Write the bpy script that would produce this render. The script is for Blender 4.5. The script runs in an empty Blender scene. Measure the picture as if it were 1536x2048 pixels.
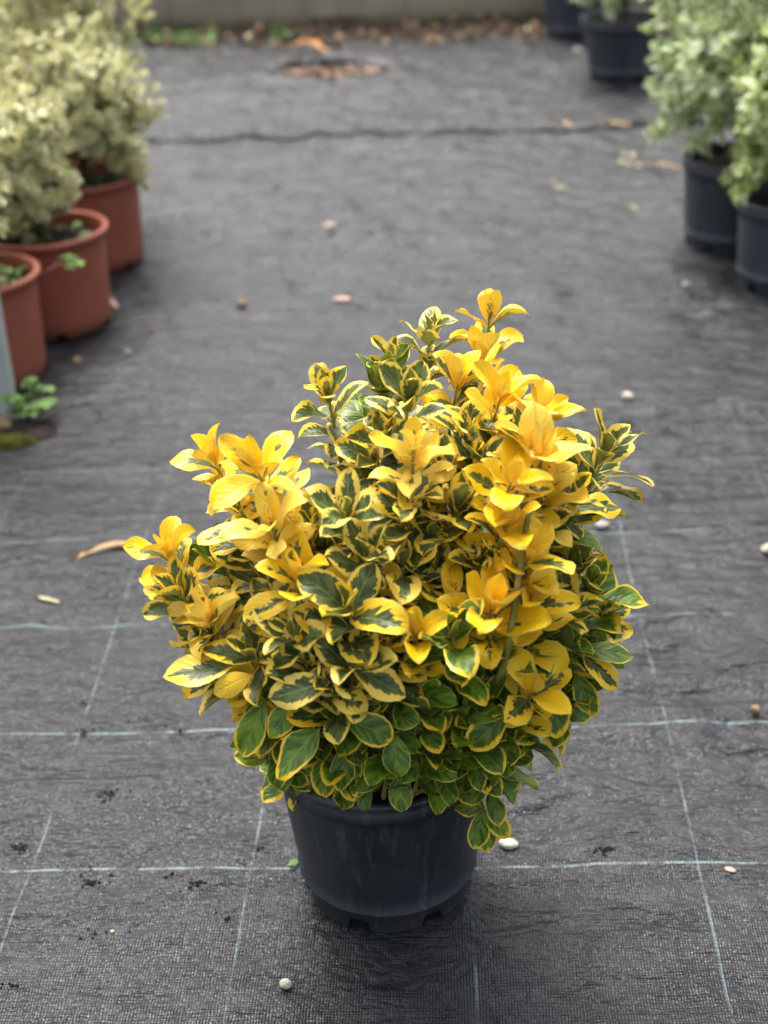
import bpy, math, random
import numpy as np
from mathutils import Vector, Matrix, noise as mnoise

S = bpy.context.scene
R_ = math.radians

# ------------------------------------------------------------------ camera
F_PX, PITCH, ROLL, CAM_H = 2884.9, 0.495525, -0.0420253, 1.1194
cd = bpy.data.cameras.new('camera')
cam = bpy.data.objects.new('camera', cd)
S.collection.objects.link(cam)
cd.sensor_fit = 'VERTICAL'
cd.sensor_height = 36.0
cd.lens = 36.0 * F_PX / 2048.0
cd.clip_start = 0.05
cd.clip_end = 300
cd.dof.use_dof = True
cd.dof.focus_distance = 1.34
cd.dof.aperture_fstop = 4.2
_X = Vector((1, 0, 0)); _D = Vector((0, -math.sin(PITCH), -math.cos(PITCH))); _Fw = Vector((0, math.cos(PITCH), -math.sin(PITCH)))
_u = _X * math.cos(ROLL) - _D * math.sin(ROLL)
_v = _X * math.sin(ROLL) + _D * math.cos(ROLL)
m = Matrix(((_u.x, -_v.x, -_Fw.x, 0), (_u.y, -_v.y, -_Fw.y, 0), (_u.z, -_v.z, -_Fw.z, CAM_H), (0, 0, 0, 1)))
cam.matrix_world = m
S.camera = cam

# ------------------------------------------------------------------ world, sun, exposure
SUN_EL, SUN_AZ = R_(62), R_(-20)      # azimuth measured from +Y towards +X
W = bpy.data.worlds.new('World'); S.world = W; W.use_nodes = True
nt = W.node_tree; nt.nodes.clear()
sky = nt.nodes.new('ShaderNodeTexSky'); sky.sky_type = 'NISHITA'; sky.sun_disc = False
sky.sun_elevation = SUN_EL; sky.sun_rotation = SUN_AZ
sky.air_density = 1.0; sky.dust_density = 6.0; sky.ozone_density = 1.0
hs = nt.nodes.new('ShaderNodeHueSaturation'); hs.inputs['Saturation'].default_value = 0.48
bg = nt.nodes.new('ShaderNodeBackground'); bg.inputs['Strength'].default_value = 0.13
wo = nt.nodes.new('ShaderNodeOutputWorld')
nt.links.new(sky.outputs[0], hs.inputs['Color']); nt.links.new(hs.outputs[0], bg.inputs['Color']); nt.links.new(bg.outputs[0], wo.inputs[0])
sd = bpy.data.lights.new('sun', 'SUN'); sd.energy = 1.3; sd.angle = R_(22); sd.color = (1, 0.975, 0.94)
sun = bpy.data.objects.new('sun', sd); S.collection.objects.link(sun)
sdir = Vector((math.sin(SUN_AZ) * math.cos(SUN_EL), math.cos(SUN_AZ) * math.cos(SUN_EL), math.sin(SUN_EL)))
sun.rotation_euler = sdir.to_track_quat('Z', 'Y').to_euler(); sun.location = (0, 0, 6)
S.view_settings.view_transform = 'Standard'; S.view_settings.look = 'None'
S.view_settings.gamma = 1.0; S.view_settings.exposure = 1.40
S.view_settings.use_curve_mapping = False
S.render.engine = 'CYCLES'

C = S.collection.objects
rng = random.Random(7)
nr = np.random.default_rng(11)

# ------------------------------------------------------------------ pixel of the photograph -> point
def ray(u, v):
    a = (u - 768) / F_PX; b = (v - 1024) / F_PX
    xc = a * math.cos(ROLL) + b * math.sin(ROLL); yc = -a * math.sin(ROLL) + b * math.cos(ROLL)
    return Vector((xc, math.cos(PITCH) - yc * math.sin(PITCH), -math.sin(PITCH) - yc * math.cos(PITCH)))
def gnd(u, v, z=0.0):
    r = ray(u, v); t = (z - CAM_H) / r.z
    return Vector((r.x * t, r.y * t, z))
def atY(u, v, y):
    r = ray(u, v); t = y / r.y
    return Vector((r.x * t, y, CAM_H + r.z * t))

# ------------------------------------------------------------------ object helpers
def tag(o, label=None, cat=None, group=None, kind=None):
    if label: o['label'] = label
    if cat: o['category'] = cat
    if group: o['group'] = group
    if kind: o['kind'] = kind
    return o
def empty(name, loc, rz=0):
    o = bpy.data.objects.new(name, None); C.link(o); o.location = loc; o.rotation_euler = (0, 0, rz)
    o.empty_display_size = 0.05
    return o
def mesh_obj(name, verts, faces, mat, parent=None, attrs=None, smooth=True, loc=None):
    me = bpy.data.meshes.new(name)
    me.from_pydata([tuple(v) for v in verts] if not isinstance(verts, np.ndarray) else verts.tolist(), [],
                   faces if not isinstance(faces, np.ndarray) else faces.tolist())
    if attrs:
        for k, a in attrs.items():
            at = me.attributes.new(k, 'FLOAT', 'POINT'); at.data.foreach_set('value', np.asarray(a, dtype=np.float32))
    if smooth: me.polygons.foreach_set('use_smooth', [True] * len(me.polygons))
    me.materials.append(mat); me.update()
    o = bpy.data.objects.new(name, me); C.link(o)
    if parent is not None: o.parent = parent
    if loc is not None: o.location = loc
    return o
class MB:
    """collects pieces into one mesh"""
    def __init__(s): s.v = []; s.f = []; s.n = 0; s.a = {}
    def add(s, v, f, attrs=None):
        v = np.asarray(v, dtype=float); s.v.append(v)
        s.f.extend([[i + s.n for i in q] for q in (f.tolist() if isinstance(f, np.ndarray) else f)])
        if attrs:
            for k, x in attrs.items():
                s.a.setdefault(k, []).append(np.broadcast_to(np.asarray(x, dtype=float), (len(v),)))
        s.n += len(v)
    def build(s, name, mat, parent=None, smooth=True, loc=None):
        a = {k: np.concatenate(x) for k, x in s.a.items()}
        return mesh_obj(name, np.concatenate(s.v), s.f, mat, parent, a, smooth, loc)

def tube(pts, radii, sides=8, cap=True):
    pts = [Vector(p) for p in pts]; n = len(pts); V = []; Fc = []
    t0 = (pts[1] - pts[0]).normalized()
    ref = Vector((0, 0, 1)) if abs(t0.z) < 0.9 else Vector((1, 0, 0))
    x = t0.cross(ref).normalized()
    for i, p in enumerate(pts):
        t = (pts[min(i + 1, n - 1)] - pts[max(i - 1, 0)]).normalized()
        x = (x - t * x.dot(t)).normalized(); y = t.cross(x)
        for k in range(sides):
            a = 2 * math.pi * k / sides
            V.append(p + (x * math.cos(a) + y * math.sin(a)) * radii[i])
    for i in range(n - 1):
        for k in range(sides):
            k2 = (k + 1) % sides
            Fc.append([i * sides + k, i * sides + k2, (i + 1) * sides + k2, (i + 1) * sides + k])
    if cap:
        Fc.append(list(range((n - 1) * sides, n * sides))); Fc.append(list(range(sides - 1, -1, -1)))
    return np.array([tuple(v) for v in V]), Fc

def lathe(profile, seg=72, fn=None, a0=0.0):
    V = []; Fc = []; n = len(profile)
    for k in range(seg):
        a = 2 * math.pi * k / seg + a0
        for i, (r, z) in enumerate(profile):
            if fn: r, z = fn(a, i, r, z)
            V.append((r * math.cos(a), r * math.sin(a), z))
    for k in range(seg):
        k2 = (k + 1) % seg
        for i in range(n - 1):
            Fc.append([k * n + i, k2 * n + i, k2 * n + i + 1, k * n + i + 1])
    return np.array(V), Fc

def bezier(p0, p1, p2, n):
    return [(1 - t) ** 2 * p0 + 2 * t * (1 - t) * p1 + t * t * p2 for t in [i / n for i in range(n + 1)]]

# numpy value noise
_tab = nr.random((256, 256))
def vnoise(x, y, ox=0, oy=0):
    x = x + ox; y = y + oy
    xi = np.floor(x).astype(int); yi = np.floor(y).astype(int); fx = x - xi; fy = y - yi
    fx = fx * fx * fx * (fx * (fx * 6 - 15) + 10); fy = fy * fy * fy * (fy * (fy * 6 - 15) + 10)
    g = lambda a, b: _tab[a & 255, b & 255]
    return (g(xi, yi) * (1 - fx) + g(xi + 1, yi) * fx) * (1 - fy) + (g(xi, yi + 1) * (1 - fx) + g(xi + 1, yi + 1) * fx) * fy
def fbm(x, y, o=3, s=0):
    r = 0; a = 0.5
    for i in range(o):
        r = r + a * vnoise(x * 2 ** i, y * 2 ** i, 17.3 * i + s, 9.1 * i + s * 1.7); a *= 0.5
    return r

# ------------------------------------------------------------------ node helpers
class NT:
    def __init__(s, name):
        s.m = bpy.data.materials.new(name); s.m.use_nodes = True; s.t = s.m.node_tree; s.t.nodes.clear()
        s.out = s.t.nodes.new('ShaderNodeOutputMaterial')
    def n(s, typ, **kw):
        nd = s.t.nodes.new('ShaderNode' + typ)
        for k, v in kw.items(): setattr(nd, k, v)
        return nd
    def set(s, sock, v):
        if v is None: return
        if isinstance(v, bpy.types.NodeSocket): s.t.links.new(v, sock)
        else: sock.default_value = v
    def math(s, op, a, b=None, c=None, clamp=False):
        nd = s.n('Math', operation=op, use_clamp=clamp)
        for i, v in enumerate((a, b, c)): s.set(nd.inputs[i], v)
        return nd.outputs[0]
    def mix(s, f, a, b, mode='MIX'):
        nd = s.n('Mix', data_type='RGBA', blend_type=mode)
        s.set(nd.inputs[0], f)
        for i, v in ((6, a), (7, b)):
            s.set(nd.inputs[i], (*v, 1) if isinstance(v, tuple) and len(v) == 3 else v)
        return nd.outputs[2]
    def noise(s, vec, scale, detail=3, rough=0.55, dist=0.0):
        nd = s.n('TexNoise'); s.set(nd.inputs['Vector'], vec); nd.inputs['Scale'].default_value = scale
        nd.inputs['Detail'].default_value = detail; nd.inputs['Roughness'].default_value = rough; nd.inputs['Distortion'].default_value = dist
        return nd.outputs['Fac']
    def comb(s, x, y, z):
        nd = s.n('CombineXYZ'); [s.set(nd.inputs[i], v) for i, v in enumerate((x, y, z))]; return nd.outputs[0]
    def sep(s, v):
        nd = s.n('SeparateXYZ'); s.set(nd.inputs[0], v); return nd.outputs
    def mapr(s, v, a, b, c=0.0, d=1.0, smooth=False):
        nd = s.n('MapRange', interpolation_type='SMOOTHSTEP' if smooth else 'LINEAR')
        for i, x in enumerate((v, a, b, c, d)): s.set(nd.inputs[i], x)
        return nd.outputs[0]
    def obj(s): return s.n('TexCoord').outputs['Object']
    def gen(s): return s.n('NewGeometry')
    def scale(s, v, x, y, z):
        nd = s.n('Mapping'); s.set(nd.inputs[0], v); nd.inputs['Scale'].default_value = (x, y, z); return nd.outputs[0]
    def attr(s, name): return s.n('Attribute', attribute_name=name).outputs['Fac']
    def bump(s, h, strength, dist, normal=None):
        nd = s.n('Bump'); nd.inputs['Strength'].default_value = strength; nd.inputs['Distance'].default_value = dist
        s.set(nd.inputs['Height'], h); s.set(nd.inputs['Normal'], normal); return nd.outputs[0]
    def princ(s, col, rough=0.5, spec=0.5, normal=None, **kw):
        nd = s.n('BsdfPrincipled')
        s.set(nd.inputs['Base Color'], (*col, 1) if isinstance(col, tuple) else col)
        s.set(nd.inputs['Roughness'], rough); s.set(nd.inputs['Specular IOR Level'], spec); s.set(nd.inputs['Normal'], normal)
        for k, v in kw.items(): s.set(nd.inputs[k], v)
        return nd.outputs[0]
    def done(s, sh): s.t.links.new(sh, s.out.inputs[0]); return s.m

# ------------------------------------------------------------------ materials
CELL = 0.25
def mat_fabric(lines=True, name='woven_ground_fabric'):
    k = NT(name); o = k.obj(); x, y, z = k.sep(o)
    # warp the coordinates a little so lines wander with the cloth
    w1 = k.noise(k.scale(o, 1.6, 1.6, 1), 1.0, 2); w2 = k.noise(k.scale(o, 1.3, 1.9, 4), 2.3, 2)
    xw = k.math('ADD', x, k.math('MULTIPLY', k.math('SUBTRACT', w1, 0.5), 0.020))
    yw = k.math('ADD', y, k.math('MULTIPLY', k.math('SUBTRACT', w2, 0.5), 0.018))
    # weave: ribs across and along
    wx = k.math('ABSOLUTE', k.math('SINE', k.math('MULTIPLY', xw, math.pi / 0.0031)))
    wy = k.math('ABSOLUTE', k.math('SINE', k.math('MULTIPLY', yw, math.pi / 0.0036)))
    weave = k.math('MULTIPLY', k.math('POWER', wx, 0.6), k.math('POWER', wy, 0.5))
    big = k.noise(k.scale(o, 2.2, 2.6, 1), 1.0, 4, 0.6)
    streak = k.noise(k.scale(o, 9, 55, 1), 1.0, 4, 0.6, 0.3)
    col = k.mix(k.mapr(big, 0.3, 0.7), (0.018, 0.0192, 0.0205), (0.032, 0.0335, 0.035))
    col = k.mix(k.mapr(wx, 0.25, 0.80), k.mix(0.62, col, (0.008, 0.008, 0.010)), k.mix(k.mapr(wy, 0.2, 0.6, 0.45, 0.0), col, (0.010, 0.010, 0.012)))
    col = k.mix(k.math('MULTIPLY', k.mapr(streak, 0.5, 0.75), 0.18), col, (0.055, 0.054, 0.055))
    # dust film in pale blotches
    dust = k.noise(k.scale(o, 5, 8, 1), 1.7, 5, 0.65)
    col = k.mix(k.math('MULTIPLY', k.mapr(dust, 0.45, 0.8), 0.30), col, (0.085, 0.083, 0.079))
    # dark damp dirt specks
    sp = k.noise(k.scale(o, 22, 34, 1), 1.0, 4, 0.7, 0.4)
    sp2 = k.noise(k.scale(o, 3.0, 4.0, 1), 1.0, 2, 0.5)
    spots = k.math('MULTIPLY', k.mapr(sp, 0.58, 0.64), k.mapr(sp2, 0.38, 0.55))
    col = k.mix(k.math('MULTIPLY', spots, 0.8), col, (0.010, 0.009, 0.009))
    crease_shade = k.noise(k.scale(o, 3.8, 13, 1), 1.0, 4, 0.55, 1.5); cm = k.noise(k.scale(o, 1.7, 2.3, 9), 1.0, 2, 0.5)  # shade of the cloth's creases, painted into the colour as dark streaks
    col = k.mix(k.math('MULTIPLY', k.math('MULTIPLY', k.mapr(crease_shade, 0.54, 0.72), k.mapr(cm, 0.36, 0.54)), 0.85), col, (0.009, 0.009, 0.010))
    bl = k.noise(k.scale(o, 8, 11, 1), 1.0, 5, 0.7); farm = k.mapr(y, 0.3, 1.3, 0.25, 1.0)  # darker mottling, stronger towards the far end of the mat
    col = k.mix(k.math('MULTIPLY', k.math('MULTIPLY', k.mapr(bl, 0.48, 0.60), farm), 0.9), col, (0.010, 0.010, 0.010))
    if lines:
        def ln(c, along, wd, cols):
            f = k.math('ABSOLUTE', k.math('SUBTRACT', k.math('FRACT', k.math('ADD', k.math('DIVIDE', c, CELL), 0.5)), 0.5))
            d = k.math('MULTIPLY', f, CELL)
            stitch = k.math('ABSOLUTE', k.math('SINE', k.math('MULTIPLY', along, math.pi / 0.0042)))
            wdt = k.math('MULTIPLY', wd, k.math('ADD', 0.55, k.math('MULTIPLY', stitch, 0.55)))
            a = k.math('LESS_THAN', d, wdt)
            return k.math('MULTIPLY', a, cols)
        brk = k.noise(k.comb(k.math('MULTIPLY', x, 16), k.math('MULTIPLY', y, 3.7), 3.1), 1.0, 3, 0.7)
        brk2 = k.noise(k.comb(k.math('MULTIPLY', x, 3.7), k.math('MULTIPLY', y, 16), 7.7), 1.0, 3, 0.7)
        h = ln(yw, xw, 0.0017, k.mapr(brk, 0.43, 0.52, 0.12, 0.9))
        v = ln(xw, yw, 0.0014, k.mapr(brk2, 0.42, 0.60, 0.10, 0.6))
        fade = k.mapr(big, 0.25, 0.6, 0.75, 1.0)
        far = k.mapr(y, 0.75, 1.3, 1.0, 0.12)
        lf = k.math('MULTIPLY', k.math('MULTIPLY', k.math('MAXIMUM', h, v), fade), far)
        col = k.mix(k.math('MULTIPLY', lf, 0.8), col, (0.22, 0.30, 0.31))
    fine = k.noise(k.scale(o, 30, 46, 1), 1.0, 4, 0.55, 0.4)
    lump = k.noise(k.scale(o, 28, 34, 1), 1.0, 4, 0.6)
    n1 = k.bump(weave, 0.5, 0.0012)
    crs = k.noise(k.scale(o, 5.0, 15, 1), 1.0, 4, 0.5, 1.4)
    n2 = k.bump(k.math('ADD', k.math('ADD', k.math('MULTIPLY', fine, 0.5), k.math('MULTIPLY', lump, 0.5)), k.math('MULTIPLY', crs, 1.3)), 1.0, 0.013, n1)
    wet = k.noise(k.scale(o, 2.6, 3.4, 1), 1.0, 5, 0.62)
    rough = k.mapr(k.math('ADD', k.math('MULTIPLY', wet, 0.7), k.math('MULTIPLY', dust, 0.3)), 0.35, 0.65, 0.23, 0.40)
    return k.done(k.princ(col, rough, 0.34, n2))

def mat_leaf(name='variegated_leaf'):
    k = NT(name)
    s0 = k.attr('ls'); t = k.attr('lt'); seed = k.attr('seed'); yel = k.attr('yel'); pale = k.attr('pale'); soft = k.attr('soft')
    s = k.math('ABSOLUTE', s0)
    tv = k.math('SUBTRACT', t, k.math('MULTIPLY', s, 0.35))
    vec = k.comb(k.math('ADD', k.math('MULTIPLY', s0, 1.4), k.math('MULTIPLY', seed, 37.0)), k.math('MULTIPLY', tv, 8.5), k.math('MULTIPLY', seed, 11.0))
    n1 = k.noise(vec, 1.0, 3, 0.6)
    veclow = k.comb(k.math('ADD', k.math('MULTIPLY', s0, 0.9), k.math('MULTIPLY', seed, 19.0)), k.math('MULTIPLY', t, 1.6), seed)
    n2 = k.noise(veclow, 1.3, 1, 0.5)
    core = k.math('SUBTRACT', 1.0, k.math('POWER', s, k.math('ADD', 1.5, k.math('MULTIPLY', soft, 3.5))))
    core = k.math('SUBTRACT', core, k.math('MULTIPLY', k.math('POWER', t, 3.0), k.math('ADD', 0.55, k.math('MULTIPLY', soft, 0.45))))
    fld = k.math('ADD', core, k.math('MULTIPLY', k.math('SUBTRACT', n1, 0.5), k.math('SUBTRACT', 1.35, k.math('MULTIPLY', soft, 1.0))))
    fld = k.math('ADD', fld, k.math('MULTIPLY', k.math('SUBTRACT', n2, 0.5), 1.0))
    thr = k.math('ADD', 0.02, k.math('MULTIPLY', yel, 1.15))
    wd = k.math('ADD', 0.03, k.math('MULTIPLY', soft, 0.30))
    d = k.math('SUBTRACT', fld, thr)
    green = k.mapr(k.math('DIVIDE', d, wd), -0.5, 0.5, 0, 1, True)
    # two greens
    n3 = k.noise(vec, 0.7, 3, 0.5)
    gdark = k.mix(soft, (0.038, 0.066, 0.018), (0.058, 0.130, 0.009))
    gmid = k.mix(soft, (0.120, 0.155, 0.045), (0.175, 0.310, 0.014))
    gcol = k.mix(k.mapr(n3, 0.42, 0.58), gdark, gmid)
    ycol = k.mix(pale, (0.92, 0.56, 0.002), (0.90, 0.70, 0.17))
    ycol = k.mix(k.mapr(n2, 0.35, 0.7, 0.0, 0.45), ycol, (0.92, 0.62, 0.012))
    edge = k.mapr(s, 0.80, 0.97, 0.0, 0.45)
    ycol = k.mix(edge, ycol, (0.88, 0.72, 0.14))
    ycol = k.mix(k.math('MULTIPLY', k.mapr(n3, 0.52, 0.7), k.math('SUBTRACT', 0.22, k.math('MULTIPLY', pale, 0.2))), ycol, (0.52, 0.45, 0.02))
    ycol = k.mix(k.mapr(t, 0.45, 0.0, 0.0, 0.35), ycol, (0.85, 0.36, 0.003))
    base = k.mix(green, ycol, gcol)
    thin = k.mapr(s, 0.91, 0.97)
    base = k.mix(k.math('MULTIPLY', thin, k.math('SUBTRACT', 0.75, k.math('MULTIPLY', soft, 0.4))), base, (0.70, 0.62, 0.16))
    rib = k.math('MULTIPLY', k.mapr(s, 0.085, 0.03), k.math('SUBTRACT', 0.55, k.math('MULTIPLY', t, 0.3)))
    base = k.mix(rib, base, k.mix(green, (0.80, 0.60, 0.12), (0.30, 0.36, 0.11)))
    # small brown scars
    sc = k.noise(k.comb(k.math('ADD', k.math('MULTIPLY', s0, 5), k.math('MULTIPLY', seed, 91)), k.math('MULTIPLY', t, 9), seed), 1.3, 2, 0.6, 0.6)
    base = k.mix(k.math('MULTIPLY', k.mapr(sc, 0.735, 0.77), 0.7), base, (0.20, 0.09, 0.02))
    back = k.gen().outputs['Backfacing']
    under = k.mix(0.5, base, k.mix(green, (0.72, 0.52, 0.10), (0.17, 0.20, 0.055)))
    base = k.mix(back, base, under)
    vein = k.math('SINE', k.math('MULTIPLY', tv, 46.0))
    vh = k.math('ADD', k.math('MULTIPLY', vein, k.math('MULTIPLY', k.math('SUBTRACT', 1.0, s), 0.25)), k.math('MULTIPLY', k.mapr(s, 0.0, 0.10), 1.0))
    vh = k.math('ADD', vh, k.math('MULTIPLY', n1, 1.2))
    nrm = k.bump(vh, 0.45, 0.0012)
    rough = k.math('ADD', 0.34, k.math('MULTIPLY', back, 0.25))
    p = k.princ(base, rough, 0.30, nrm)
    tr = k.n('BsdfTranslucent'); k.set(tr.inputs[0], k.mix(0.25, base, (0.75, 0.72, 0.05))); k.set(tr.inputs[1], nrm)
    mx = k.n('MixShader'); mx.inputs[0].default_value = 0.17
    k.t.links.new(p, mx.inputs[1]); k.t.links.new(tr.outputs[0], mx.inputs[2])
    return k.done(mx.outputs[0])

def mat_smallleaf(name, edgecol, corecols, trans=0.2, rough=0.42):
    """tiny leaf: pale margin, green core; 'seed' varies them"""
    k = NT(name)
    s = k.math('ABSOLUTE', k.attr('ls')); t = k.attr('lt'); seed = k.attr('seed')
    inf = k.n('ObjectInfo').outputs['Random']
    sd2 = k.math('FRACT', k.math('ADD', seed, k.math('MULTIPLY', inf, 5.3)))
    nz = k.noise(k.comb(k.math('ADD', k.math('MULTIPLY', k.attr('ls'), 1.2), k.math('MULTIPLY', sd2, 31)), k.math('MULTIPLY', t, 4), sd2), 1.2, 2)
    core = k.math('ADD', k.math('SUBTRACT', 0.66, s), k.math('MULTIPLY', k.math('SUBTRACT', nz, 0.5), 0.9))
    core = k.math('ADD', core, k.math('MULTIPLY', k.math('SUBTRACT', sd2, 0.5), 0.55))
    g = k.mapr(core, 0.18, 0.34)
    gc = k.mix(k.mapr(sd2, 0.2, 0.8), corecols[0], corecols[1])
    ec = k.mix(k.mapr(k.math('FRACT', k.math('MULTIPLY', sd2, 7.1)), 0.2, 0.9), edgecol[0], edgecol[1])
    base = k.mix(g, ec, gc)
    p = k.princ(base, rough, 0.45)
    tr = k.n('BsdfTranslucent'); k.set(tr.inputs[0], base)
    mx = k.n('MixShader'); mx.inputs[0].default_value = trans
    k.t.links.new(p, mx.inputs[1]); k.t.links.new(tr.outputs[0], mx.inputs[2])
    return k.done(mx.outputs[0])

def mat_simple(name, c1, c2, scale=20, rough=0.8, spec=0.3, bump=0.0, dist=0.002, detail=4, stretch=(1, 1, 1), lo=0.35, hi=0.65):
    k = NT(name); o = k.obj(); v = k.scale(o, *stretch)
    n = k.noise(v, scale, detail, 0.6)
    col = k.mix(k.mapr(n, lo, hi), c1, c2)
    nrm = k.bump(k.noise(v, scale * 2.5, 4, 0.65), bump, dist) if bump else None
    return k.done(k.princ(col, rough, spec, nrm))

def mat_blackpot(name='black_plastic', tint=(0.018, 0.0215, 0.0255)):
    k = NT(name); o = k.obj(); x, y, z = k.sep(o)
    blot = k.noise(o, 9, 5, 0.65); scr = k.noise(k.scale(o, 60, 60, 5), 1.0, 4, 0.7)
    fine = k.noise(o, 240, 3, 0.7)
    col = k.mix(k.mapr(blot, 0.35, 0.7), tint, tuple(c * 1.9 for c in tint))
    col = k.mix(k.math('MULTIPLY', k.mapr(scr, 0.54, 0.74), 0.5), col, (0.13, 0.14, 0.15))
    col = k.mix(k.math('MULTIPLY', k.mapr(fine, 0.62, 0.75), 0.30), col, (0.16, 0.16, 0.16))
    low = k.mapr(z, 0.05, 0.0)
    mud = k.noise(o, 30, 5, 0.7)
    col = k.mix(k.math('MULTIPLY', k.math('MULTIPLY', low, k.mapr(mud, 0.48, 0.62)), 0.6), col, (0.055, 0.045, 0.034))
    top = k.mapr(z, 0.165, 0.2)
    col = k.mix(k.math('MULTIPLY', k.math('MULTIPLY', top, k.mapr(blot, 0.4, 0.65)), 0.35), col, (0.12, 0.125, 0.13))
    rough = k.mapr(blot, 0.3, 0.7, 0.38, 0.55)
    return k.done(k.princ(col, rough, 0.45, k.bump(k.math('ADD', scr, fine), 0.15, 0.001)))

def mat_terracotta():
    k = NT('terracotta_plastic'); o = k.obj(); x, y, z = k.sep(o)
    n = k.noise(o, 7, 5, 0.6); st = k.noise(k.scale(o, 40, 40, 3), 1.0, 3, 0.6)
    col = k.mix(k.mapr(n, 0.3, 0.7), (0.26, 0.070, 0.040), (0.35, 0.105, 0.062))
    col = k.mix(k.math('MULTIPLY', k.mapr(st, 0.55, 0.75), 0.3), col, (0.33, 0.15, 0.11))
    col = k.mix(k.math('MULTIPLY', k.mapr(z, 0.04, 0.0), k.mapr(n, 0.4, 0.6, 0.2, 0.9)), col, (0.10, 0.045, 0.025))
    return k.done(k.princ(col, 0.48, 0.4, k.bump(n, 0.1, 0.002)))

M = {}
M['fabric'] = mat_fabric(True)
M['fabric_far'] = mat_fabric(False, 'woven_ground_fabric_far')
M['leaf'] = mat_leaf()
M['stem'] = mat_simple('green_stem', (0.16, 0.17, 0.025), (0.30, 0.26, 0.05), 60, 0.5, 0.4, 0.2, 0.001)
M['bark'] = mat_simple('woody_stem', (0.07, 0.055, 0.03), (0.16, 0.12, 0.07), 90, 0.85, 0.2, 0.6, 0.001)
M['soil'] = mat_simple('soil', (0.016, 0.011, 0.008), (0.055, 0.040, 0.028), 60, 0.95, 0.2, 0.9, 0.006, 6)
M['dirt'] = mat_simple('bare_dirt', (0.030, 0.024, 0.018), (0.095, 0.075, 0.055), 22, 0.95, 0.2, 0.9, 0.012, 6)
M['moss'] = mat_simple('moss', (0.035, 0.040, 0.010), (0.11, 0.12, 0.018), 40, 0.95, 0.1, 0.9, 0.006, 5)
def mat_wall():
    k = NT('weathered_concrete'); o = k.obj(); x, y, z = k.sep(o)
    a = k.noise(k.scale(o, 1.2, 1.2, 2.5), 1.5, 5, 0.6); b = k.noise(o, 30, 5, 0.7)
    col = k.mix(k.mapr(a, 0.3, 0.7), (0.30, 0.25, 0.17), (0.42, 0.36, 0.26))
    col = k.mix(k.math('MULTIPLY', k.mapr(b, 0.45, 0.7), 0.3), col, (0.33, 0.30, 0.24))
    drip = k.noise(k.scale(o, 7, 7, 0.5), 1.0, 4, 0.6)
    col = k.mix(k.math('MULTIPLY', k.mapr(drip, 0.5, 0.7), 0.45), col, (0.10, 0.085, 0.055))
    col = k.mix(k.math('MULTIPLY', k.mapr(k.math('ADD', z, k.math('MULTIPLY', a, 0.08)), 0.11, 0.03), 0.6), col, (0.05, 0.052, 0.022))
    return k.done(k.princ(col, 0.9, 0.2, k.bump(b, 0.5, 0.004)))
M['wall'] = mat_wall()
M['pot'] = mat_blackpot()
M['pot_far'] = mat_blackpot('black_plastic_row', (0.027, 0.032, 0.039))
M['terra'] = mat_terracotta()
M['stone_pale'] = mat_simple('pale_stone', (0.42, 0.38, 0.30), (0.62, 0.57, 0.48), 60, 0.8, 0.3, 0.4, 0.002)
M['stone_brown'] = mat_simple('brown_stone', (0.20, 0.13, 0.07), (0.38, 0.27, 0.16), 70, 0.85, 0.3, 0.5, 0.002)
M['stone_grey'] = mat_simple('grey_stone', (0.30, 0.28, 0.25), (0.48, 0.45, 0.40), 70, 0.85, 0.3, 0.5, 0.002)
M['stone_pink'] = mat_simple('pinkish_stone', (0.42, 0.27, 0.21), (0.60, 0.42, 0.34), 70, 0.85, 0.3, 0.4, 0.002)
M['dry'] = mat_simple('dry_leaf', (0.30, 0.17, 0.08), (0.55, 0.38, 0.20), 90, 0.8, 0.2, 0.4, 0.001, stretch=(1, 5, 1))
M['dry_orange'] = mat_simple('orange_dry_leaf', (0.50, 0.17, 0.03), (0.65, 0.36, 0.16), 30, 0.8, 0.2, 0.3, 0.001)
M['dry_pale'] = mat_simple('pale_dry_bits', (0.40, 0.34, 0.16), (0.60, 0.54, 0.33), 50, 0.8, 0.2, 0.3, 0.001)
M['weed'] = mat_simple('weed_leaf', (0.05, 0.12, 0.015), (0.15, 0.27, 0.045), 50, 0.5, 0.35)
M['pink_stem'] = mat_simple('reddish_stem', (0.30, 0.10, 0.08), (0.42, 0.19, 0.15), 50, 0.6, 0.3)
M['galv'] = mat_simple('galvanised_steel', (0.36, 0.39, 0.37), (0.50, 0.52, 0.49), 8, 0.45, 0.5, 0.05, 0.001, stretch=(1, 1, 0.3))
M['litter'] = mat_simple('leaf_litter_bits', (0.10, 0.045, 0.02), (0.42, 0.27, 0.15), 8, 0.85, 0.2, detail=2, lo=0.42, hi=0.6)
M['cream'] = mat_smallleaf('cream_variegated_small_leaf', ((0.91, 0.87, 0.44), (0.95, 0.93, 0.68)), ((0.05, 0.08, 0.025), (0.46, 0.45, 0.20)), 0.22)
M['silver'] = mat_smallleaf('white_margined_leaf', ((0.66, 0.72, 0.40), (0.88, 0.90, 0.68)), ((0.07, 0.15, 0.03), (0.25, 0.38, 0.07)), 0.25)
M['limeleaf'] = mat_smallleaf('lime_margined_leaf', ((0.64, 0.70, 0.28), (0.80, 0.84, 0.52)), ((0.09, 0.18, 0.03), (0.25, 0.40, 0.06)), 0.25)

# ------------------------------------------------------------------ ground
tag(mesh_obj('ground', [(-60, -60, -0.035), (60, -60, -0.035), (60, 60, -0.035), (-60, 60, -0.035)], [[0, 1, 2, 3]], M['dirt']), kind='structure')

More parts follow.
